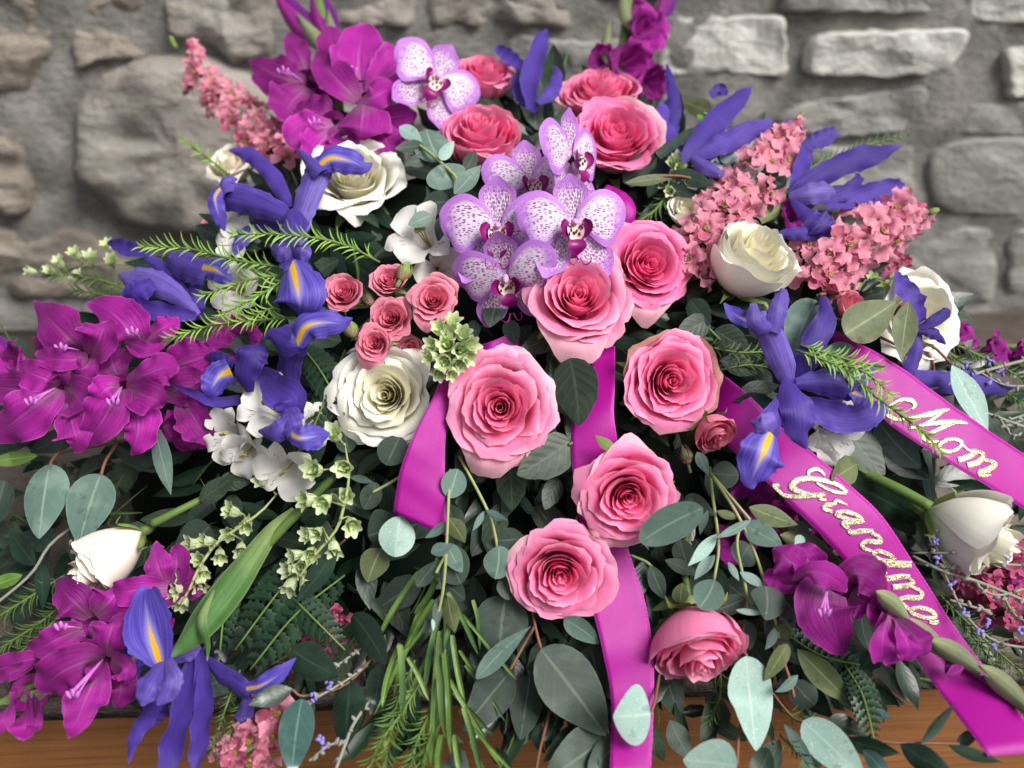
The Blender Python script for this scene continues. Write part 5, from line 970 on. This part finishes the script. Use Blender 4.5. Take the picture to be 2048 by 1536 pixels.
needles('needle sprig lying across the Mom ribbon', [[(1590, 700, -.03), (1680, 735, -.05), (1760, 800, -.06), (1830, 850, -.06), (1884, 905, -.058)], [(1650, 720, -.04), (1730, 745, -.055), (1782, 790, -.06)], [(1600, 690, -.03), (1680, 715, -.046), (1760, 735, -.05)]], 'needle', 34, 5)
needles('needle sprig behind the right-hand violet iris at the top', [[(1600, 345, .02), (1700, 300, .02), (1812, 270, .024)]], 'needle_dark', 26)
needles('needle sprigs trailing off the far right edge', [[(1880, 676, .01), (1960, 712, .01), (2090, 780, .01)], [(1890, 700, .014), (1960, 750, .014), (2080, 830, .014)]], 'needle_dark', 26)
needles('rosemary ends hanging at the bottom centre', [[(850, 1350, .0), (800, 1430, -.008), (752, 1500, -.012), (735, 1570, -.012)], [(880, 1390, .0), (835, 1480, -.01), (815, 1570, -.012)], [(830, 1320, .0), (790, 1420, -.006), (770, 1530, -.01)], [(900, 1420, .0), (850, 1500, -.01), (845, 1570, -.01)]], 'grass', 40, 4.5)
needles('dull rosemary bundle at the left edge above the wood', [[(180, 1150, .02), (100, 1230, .008), (-20, 1310, .006)], [(160, 1190, .02), (80, 1270, .006), (10, 1330, .004)], [(130, 1150, .02), (50, 1200, .01), (-30, 1250, .008)]], 'needle_dark', 40, 4.5)
needles('dark needle sprigs below the rosebud at the right edge', [[(1880, 1190, .012), (1960, 1270, .004), (2060, 1360, .0)], [(1920, 1240, .01), (1990, 1330, .0), (2060, 1440, -.004)], [(1860, 1200, .012), (1940, 1300, .002), (2000, 1360, .0)]], 'needle_dark', 34, 5)
needles('dull needle sprigs beside the lowest frosted leaves', [[(1560, 1420, .0), (1610, 1440, -.01), (1680, 1470, -.012)], [(1440, 1330, .01), (1440, 1390, .0), (1420, 1440, .0)], [(1560, 1470, .0), (1600, 1510, -.008), (1640, 1560, -.01)]], 'needle_dark', 30, 5)
needles('dull needle sprigs beside the bottom left larkspur', [[(480, 1340, .0), (450, 1420, -.004), (425, 1500, -.006)], [(500, 1370, .0), (480, 1420, -.006), (450, 1490, -.006)], [(540, 1330, .004), (580, 1310, .0), (640, 1290, .0)]], 'needle_dark', 30, 5)
needles('dark needle sprigs deep between the roses at the right', [[(1400, 690, .02), (1480, 705, .012), (1560, 700, .01)], [(1440, 740, .02), (1500, 730, .014), (1560, 740, .012)], [(1340, 380, .03), (1310, 420, .02), (1280, 440, .02)]], 'needle_dark', 30, 5)
needles('dark needle sprigs behind the blurred back left iris', [[(330, 640, .05), (250, 600, .05), (150, 580, .06)], [(300, 600, .05), (200, 560, .05), (90, 550, .06)]], 'needle_dark', 34, 5)

# ------------------------------------------------------------------ long narrow leaves at the bottom centre
NL = [(838, 1145, 755, 1280, 8, 0), (872, 1160, 828, 1228, 9, -.006), (802, 1288, 764, 1416, 9, -.012), (800, 1290, 804, 1432, 9, -.016), (815, 1315, 858, 1402, 7, -.014), (880, 1262, 868, 1400, 7, -.006), (882, 1275, 892, 1478, 12, -.016), (890, 1305, 902, 1510, 10, -.02), (896, 1185, 956, 1308, 7, -.014), (925, 1228, 1034, 1360, 6, -.012), (900, 1358, 1004, 1536, 8, -.016), (906, 1384, 988, 1472, 6, -.01), (872, 1358, 862, 1532, 10, -.014), (928, 1415, 962, 1548, 9, -.014), (842, 1205, 748, 1430, 6, .004), (852, 1195, 786, 1400, 8, .002), (862, 1300, 796, 1425, 7, .0), (920, 1300, 966, 1370, 6, -.004), (900, 1240, 880, 1312, 6, -.01), (910, 1470, 925, 1560, 8, -.012), (885, 1470, 880, 1570, 10, -.014), (930, 1330, 1015, 1450, 5, -.006), (868, 1200, 800, 1330, 9, .0), (880, 1230, 850, 1380, 8, -.002), (905, 1270, 930, 1410, 8, -.004), (860, 1240, 770, 1350, 6, .006), (890, 1400, 840, 1560, 7, -.006), (918, 1420, 1040, 1560, 5, -.008), (945, 1200, 960, 1300, 6, .004)]
branch('narrow_leaf_spray', 'spray of long narrow green leaves hanging at the bottom centre', 'narrow leaves', None, [[(880, 1130, .01), (888, 1200, .0), (890, 1320, -.004), (900, 1420, -.006)]],
 [(a, b, c, d, w_ * .68, o_, ('grass', 'needle_dark', 'grass', 'spathe', 'grass')[i % 5], 'grass', {'cup': .5, 'nu': 12, 'nv': 5, 'tw': random.Random(i).uniform(-.8, .8), 'bend': random.Random(i).uniform(-7, 7)}) for i, (a, b, c, d, w_, o_) in enumerate(NL)], 'stem')

# ------------------------------------------------------------------ ferns
def fern(label, p, wmax=46, n=11):
    p = [(a, b, c - (.012 if b > 1100 else 0)) for a, b, c in p]
    o = thing('fern_frond', label, 'fern', tuple(P(*p[0])), 'dark fern fronds'); obj('stem', tpx([(a, b, c, 2.2) for a, b, c in p], 10, 5), M['stem'], o)
    q = cr(np.array(p, float), 60)
    for i in range(n):
        t = (i + 1.) / (n + .6); a = q[int(t * 59)]; d = q[min(59, int(t * 59) + 1)] - q[int(t * 59) - 1]; a0 = math.atan2(d[1], d[0]); l = wmax * (math.sin(math.pi * min(.97, .12 + t * .85)) ** .7)
        for sg in (-1, 1):
            b = a0 + sg * .92; x1, y1 = a[0] + l * math.cos(b), a[1] + l * math.sin(b)
            g = leafpx(a[0], a[1], x1, y1, l * .25, a[2], 'lance', sg * l * .08, .004, nu=13, nv=5, cup=-.2, jag=0)
            V = g[0].reshape(13, 5, 3).copy(); mid = V[:, 2:3]; zz = np.where(np.arange(13) % 2, 1.25, .62)[:, None, None]; V = mid + (V - mid) * np.where(np.abs(np.arange(5) - 2)[None, :, None] == 2, zz, 1.)
            obj('leaflet', (V.reshape(-1, 3), g[1], g[2], g[3]), M['fern'], o)
for a in [('fern frond between the upper iris pair and the creamy white rose', [(600, 690, .02), (640, 740, .008), (690, 830, .006)]), ('fern frond above the green bell spray at the left', [(690, 700, .024), (650, 800, .012), (620, 870, .01)], 36),
 ('fern frond right of the bent iris stem', [(640, 1090, .02), (560, 1180, .006), (470, 1300, .0)], 56, 13), ('fern frond beneath the green bell spray', [(690, 1150, .02), (590, 1230, .004), (500, 1340, .0)], 54, 13),
 ('fern frond over the dim pink larkspur', [(560, 1170, .016), (620, 1230, .0), (690, 1300, .0)], 44), ('fern frond at the foot of the lower left iris', [(470, 1130, .02), (450, 1210, .006), (440, 1300, .004)], 40),
 ('fern frond hanging over the wood at the lower right', [(1690, 1330, .0), (1725, 1390, -.01), (1748, 1480, -.012)], 40), ('fern frond under the hooded gladiolus blossom', [(1560, 1260, .02), (1640, 1310, .004), (1720, 1330, .0)], 40)]: fern(*a)

# ------------------------------------------------------------------ grey twigs with tiny lilac buds
def twig(label, stems, buds):
    o = thing('grey_twig', label, 'twig', tuple(P(*stems[0][0])), 'grey lilac-budded twigs'); r = random.Random(len(buds))
    for i, s in enumerate(stems): obj('stem' if i == 0 else 'side_stem', tpx([(a, b, c, 3.4 if i == 0 else 2.4) for a, b, c in s], 14, 6), M['twig'], o)
    for s in stems:
        q = cr(np.array(s, float), 12)
        for a in q[2::2]: obj('node', ball(P(a[0] + r.uniform(-5, 5), a[1] + r.uniform(-5, 5), a[2] - .001), .0016, (r.uniform(-1, 1), .3, r.uniform(-1, 1)), 1.9, 6, .3), M['twig'], o)
    for (x, y, of) in buds:
        obj('bud', merge([ball(P(x + r.uniform(-6, 6), y + r.uniform(-8, 8), of + r.uniform(-.002, .002)), .0014, (r.uniform(-1, 1), r.uniform(-.4, .2), r.uniform(-1, 1)), 1.5, 6, .2) for _ in range(4)]), M['lav'], o)
twig('grey twigs with lilac buds in front of the rosebud at the right edge', [[(1825, 1112, -.02), (1885, 1142, -.03), (1960, 1165, -.034), (2070, 1210, -.036)], [(1885, 1140, -.03), (1930, 1228, -.034), (1990, 1282, -.036), (2070, 1298, -.036)], [(1822, 1106, -.02), (1900, 1106, -.04), (1950, 1106, -.046), (1978, 1088, -.048)], [(1885, 1142, -.03), (1960, 1128, -.04), (2070, 1132, -.04)], [(1930, 1150, -.03), (1990, 1190, -.036), (2070, 1170, -.036)], [(2000, 1178, -.034), (2030, 1230, -.034), (2070, 1250, -.034)], [(1900, 1150, -.03), (1870, 1090, -.03), (1868, 1060, -.03)], [(1900, 1200, -.032), (1950, 1215, -.034), (1980, 1222, -.034)]],
 [(1955, 1102, -.05), (2015, 1112, -.046), (1870, 1082, -.034), (1876, 1120, -.036), (1932, 1226, -.036), (1972, 1246, -.036), (2042, 1262, -.036), (1958, 1262, -.038), (1985, 1290, -.036), (1904, 1170, -.034), (2022, 1098, -.044)])
twig('grey twigs with lilac buds at the bottom left over the wood', [[(660, 1570, -.006), (690, 1490, -.012), (706, 1450, -.01), (740, 1400, .0)], [(694, 1484, -.012), (660, 1490, -.018), (618, 1522, -.02)], [(735, 1330, .0), (690, 1362, -.01), (622, 1402, -.018)], [(730, 1290, .004), (690, 1320, -.004), (660, 1340, -.006)]], [(658, 1368, -.016), (642, 1480, -.02), (650, 1490, -.02), (628, 1395, -.02)])
twig('pale twigs with lilac flowers at the far right below the gladiolus', [[(1860, 780, .0), (1960, 745, -.004), (2070, 715, -.004)], [(1960, 745, -.004), (2010, 770, -.004), (2070, 772, -.004)]], [(1928, 735, -.006), (1950, 742, -.006), (1980, 722, -.006), (2000, 745, -.006), (1975, 762, -.006)])
twig('bare pale twigs beside the frosted leaf at the right edge', [[(1970, 825, -.004), (2010, 840, -.006), (2070, 862, -.006)], [(2000, 838, -.006), (2020, 868, -.006), (2040, 870, -.006)], [(2010, 842, -.006), (2050, 830, -.006), (2075, 822, -.006)]], [])

# ------------------------------------------------------------------ ribbons
def ribbon(name, label, left, right, n=40, nv=11, arch=.0007, tail=None):
    A = cr(np.array([P(*a) for a in left]), n); B = cr(np.array([P(*a) for a in right]), n)
    v = np.linspace(0, 1, nv)[None, :, None]; V = A[:, None] * (1 - v) + B[:, None] * v
    T = np.gradient((A + B) / 2, axis=0); nn = np.cross(B - A, T); nn /= np.maximum(np.linalg.norm(nn, axis=1)[:, None], 1e-9)
    sg = np.sign((nn @ -FWD))[:, None]; nn = nn * sg
    uu = np.linspace(0, 1, n)[:, None, None]; V = V + nn[:, None] * (arch * (1 - (2 * v - 1) ** 2) + .0018 * np.sin(uu * 8 + v * 2.2 + len(label)) + .0003 * np.sin(uu * 37 - v * 3 + len(label) * 2))
    uv = np.stack([np.broadcast_to(np.linspace(0, 1, n)[:, None], (n, nv)), np.broadcast_to(np.linspace(0, 1, nv)[None], (n, nv))], -1)
    g = (V.reshape(-1, 3), gridfaces(n, nv), uv.reshape(-1, 2), np.zeros(n * nv))
    o = obj(name, g, M['ribbon']); tag(o, label, 'ribbon', 'magenta satin ribbons')
    m = o.modifiers.new('thickness', 'SOLIDIFY'); m.thickness = .0003; m.offset = 0
    return o, g
ribbon('satin_ribbon', 'short magenta ribbon tail hanging beside the creamy white rose', [(880, 700, .03), (876, 770, .004), (832, 860, -.012), (800, 940, -.016), (787, 1024, -.014)], [(915, 720, .03), (905, 790, .004), (892, 870, -.006), (890, 960, -.012), (893, 1072, -.012)])
ribbon('satin_ribbon', 'plain magenta ribbon running down the middle under the roses', [(1195, 700, .03), (1160, 800, .01), (1143, 860, .004), (1145, 940, .004), (1152, 1010, .012), (1170, 1090, .02), (1185, 1215, .002), (1205, 1300, -.01), (1222, 1400, -.014), (1220, 1560, -.012)], [(1230, 690, .03), (1230, 770, .008), (1228, 830, .0), (1236, 900, .004), (1245, 1000, .016), (1255, 1090, .014), (1290, 1200, .0), (1305, 1290, -.008), (1308, 1390, -.016), (1300, 1560, -.008)], 50)
RG, GG = ribbon('lettered_ribbon', 'magenta ribbon lettered Grandma in gold glitter', [(1436, 740, .03), (1500, 792, .006), (1560, 850, -.004), (1620, 900, -.018), (1690, 962, -.024), (1760, 1030, -.026), (1828, 1130, -.024), (1890, 1225, -.02), (1960, 1320, -.02), (2100, 1500, -.03)], [(1425, 800, .03), (1440, 870, .016), (1490, 925, .0), (1535, 968, -.012), (1600, 1030, -.02), (1670, 1100, -.022), (1740, 1190, -.02), (1800, 1270, -.018), (1870, 1370, -.018), (1975, 1515, -.028), (2060, 1560, -.03)][:10], 60)
RM, GM_ = ribbon('lettered_ribbon', 'magenta ribbon lettered Mom in gold glitter', [(1660, 655, .02), (1722, 690, -.006), (1800, 736, -.02), (1880, 790, -.03), (1960, 846, -.034), (2070, 926, -.034)], [(1670, 700, .016), (1716, 780, -.012), (1775, 842, -.022), (1850, 896, -.03), (1930, 948, -.034), (2080, 1040, -.034)], 50)
ribbon('satin_ribbon', 'curled magenta ribbon loop behind the spotted orchids', [(1215, 370, .012), (1245, 380, .006), (1268, 410, .004), (1270, 440, .014)], [(1205, 430, .02), (1222, 428, .012), (1234, 450, .01), (1240, 470, .02)], 24, 9, .008)
ribbon('satin_ribbon', 'scrap of magenta ribbon in the dark left of the middle roses', [(940, 690, .03), (980, 685, .02), (1030, 660, .022)], [(950, 720, .03), (990, 715, .02), (1040, 690, .024)], 12)
# gold lettering: strokes laid on the ribbons
def letters(rib, g, strokes, ox, oy, k):
    bv = BVHTree.FromPolygons([Vector(v) for v in g[0]], g[1])
    def on(x, y):
        d = Vector(FWD + (x - 1024) / F * RGT - (y - 768) / F * UP).normalized()
        h = bv.ray_cast(Vector(CAM), d)
        return np.array(h[0] - d * .0007) if h[0] is not None else None
    for s in strokes:
        q = cr(np.array([(ox + a / k, oy + b / k, c / k) for a, b, c in s], float), 8 * len(s)); n = len(q)
        t = np.gradient(q[:, :2], axis=0); t /= np.maximum(np.hypot(t[:, 0], t[:, 1])[:, None], 1e-6); nn = np.stack([-t[:, 1], t[:, 0]], 1)
        rows = []
        for i in range(n):
            row = [on(*(q[i, :2] + nn[i] * q[i, 2] * v)) for v in (-1, -.5, 0, .5, 1)]
            if all(p is not None for p in row): rows.append(row)
        if len(rows) < 3: continue
        m = len(rows); V = np.array(rows).reshape(-1, 3)
        uv = np.zeros((len(V), 2)); o = obj('lettering', (V, gridfaces(m, 5), uv, np.zeros(len(V))), M['glitter'], rib)
        md = o.modifiers.new('thickness', 'SOLIDIFY'); md.thickness = .0006; md.offset = 0
letters(RM, GM_, [[(480, 352, 14), (600, 292, 22), (715, 298, 30), (765, 350, 24), (730, 402, 12)], [(545, 305, 10), (450, 395, 28), (452, 470, 30), (545, 522, 20), (680, 512, 16), (800, 492, 22), (900, 470, 36), (1040, 432, 32), (1168, 405, 12)],
 [(1100, 430, 14), (980, 515, 22), (880, 580, 22), (800, 612, 20), (690, 624, 16)], [(790, 605, 16), (930, 575, 26), (1080, 560, 34), (1240, 552, 30), (1385, 568, 14)], [(1240, 560, 18), (1110, 610, 26), (980, 668, 22), (878, 706, 22), (870, 750, 24), (950, 788, 16), (1045, 780, 14)],
 [(1045, 850, 22), (1085, 790, 26), (1200, 752, 24), (1300, 778, 24), (1300, 838, 22), (1220, 890, 24), (1110, 898, 24), (1048, 850, 20)], [(1300, 800, 14), (1400, 885, 16), (1485, 895, 26), (1410, 955, 36), (1270, 1002, 36)], [(1420, 935, 12), (1520, 905, 22), (1572, 950, 28), (1500, 1028, 38), (1380, 1068, 36)], [(1540, 995, 12), (1640, 1012, 22), (1708, 1050, 28), (1640, 1108, 38), (1535, 1148, 36), (1560, 1186, 22), (1665, 1178, 10)]], 1700, 750, 5.885)
letters(RG, GG, [[(575, 348, 8), (585, 312, 15), (640, 302, 14), (690, 345, 7)], [(840, 462, 10), (800, 425, 15), (740, 395, 16), (640, 372, 18), (540, 368, 20), (475, 395, 22), (470, 432, 22), (540, 462, 14), (620, 478, 13), (685, 478, 14)], [(630, 392, 8), (690, 430, 10), (760, 458, 12), (835, 465, 12)], [(378, 418, 12), (345, 410, 13), (350, 440, 13), (400, 478, 14), (500, 490, 14), (600, 482, 18), (690, 475, 14)], [(665, 480, 12), (655, 505, 10), (700, 512, 8)],
 [(840, 545, 6), (770, 518, 14), (750, 540, 14), (690, 552, 18), (690, 575, 14), (740, 592, 12)], [(760, 600, 14), (830, 592, 15), (910, 620, 15), (940, 652, 13), (870, 648, 13), (790, 625, 15), (755, 602, 13)], [(965, 664, 6), (890, 662, 18), (815, 672, 18), (850, 705, 14)], [(850, 715, 12), (870, 735, 18), (940, 725, 18), (1020, 722, 12)], [(1000, 735, 10), (1055, 765, 15), (1060, 800, 18), (980, 795, 18), (940, 815, 15), (960, 845, 13), (1010, 862, 10)],
 [(1010, 880, 16), (1060, 862, 15), (1140, 895, 16), (1160, 930, 15), (1080, 922, 14), (1015, 895, 15)], [(1322, 952, 20), (1220, 952, 26), (1110, 950, 22), (1055, 965, 18), (1070, 1000, 14), (1110, 1018, 12)], [(1085, 1020, 14), (1110, 1048, 20), (1200, 1036, 20), (1270, 1034, 14)], [(1240, 1030, 10), (1290, 1075, 14), (1240, 1100, 20), (1150, 1108, 20)], [(1260, 1090, 10), (1345, 1140, 14), (1330, 1180, 20), (1240, 1178, 18), (1195, 1200, 15), (1230, 1232, 14), (1270, 1262, 10)],
 [(1270, 1262, 15), (1330, 1248, 15), (1415, 1270, 16), (1440, 1312, 14), (1370, 1315, 14), (1295, 1290, 14), (1265, 1262, 12)], [(1465, 1335, 8), (1445, 1350, 16), (1400, 1345, 12)]], 1448, 850, 3.413)
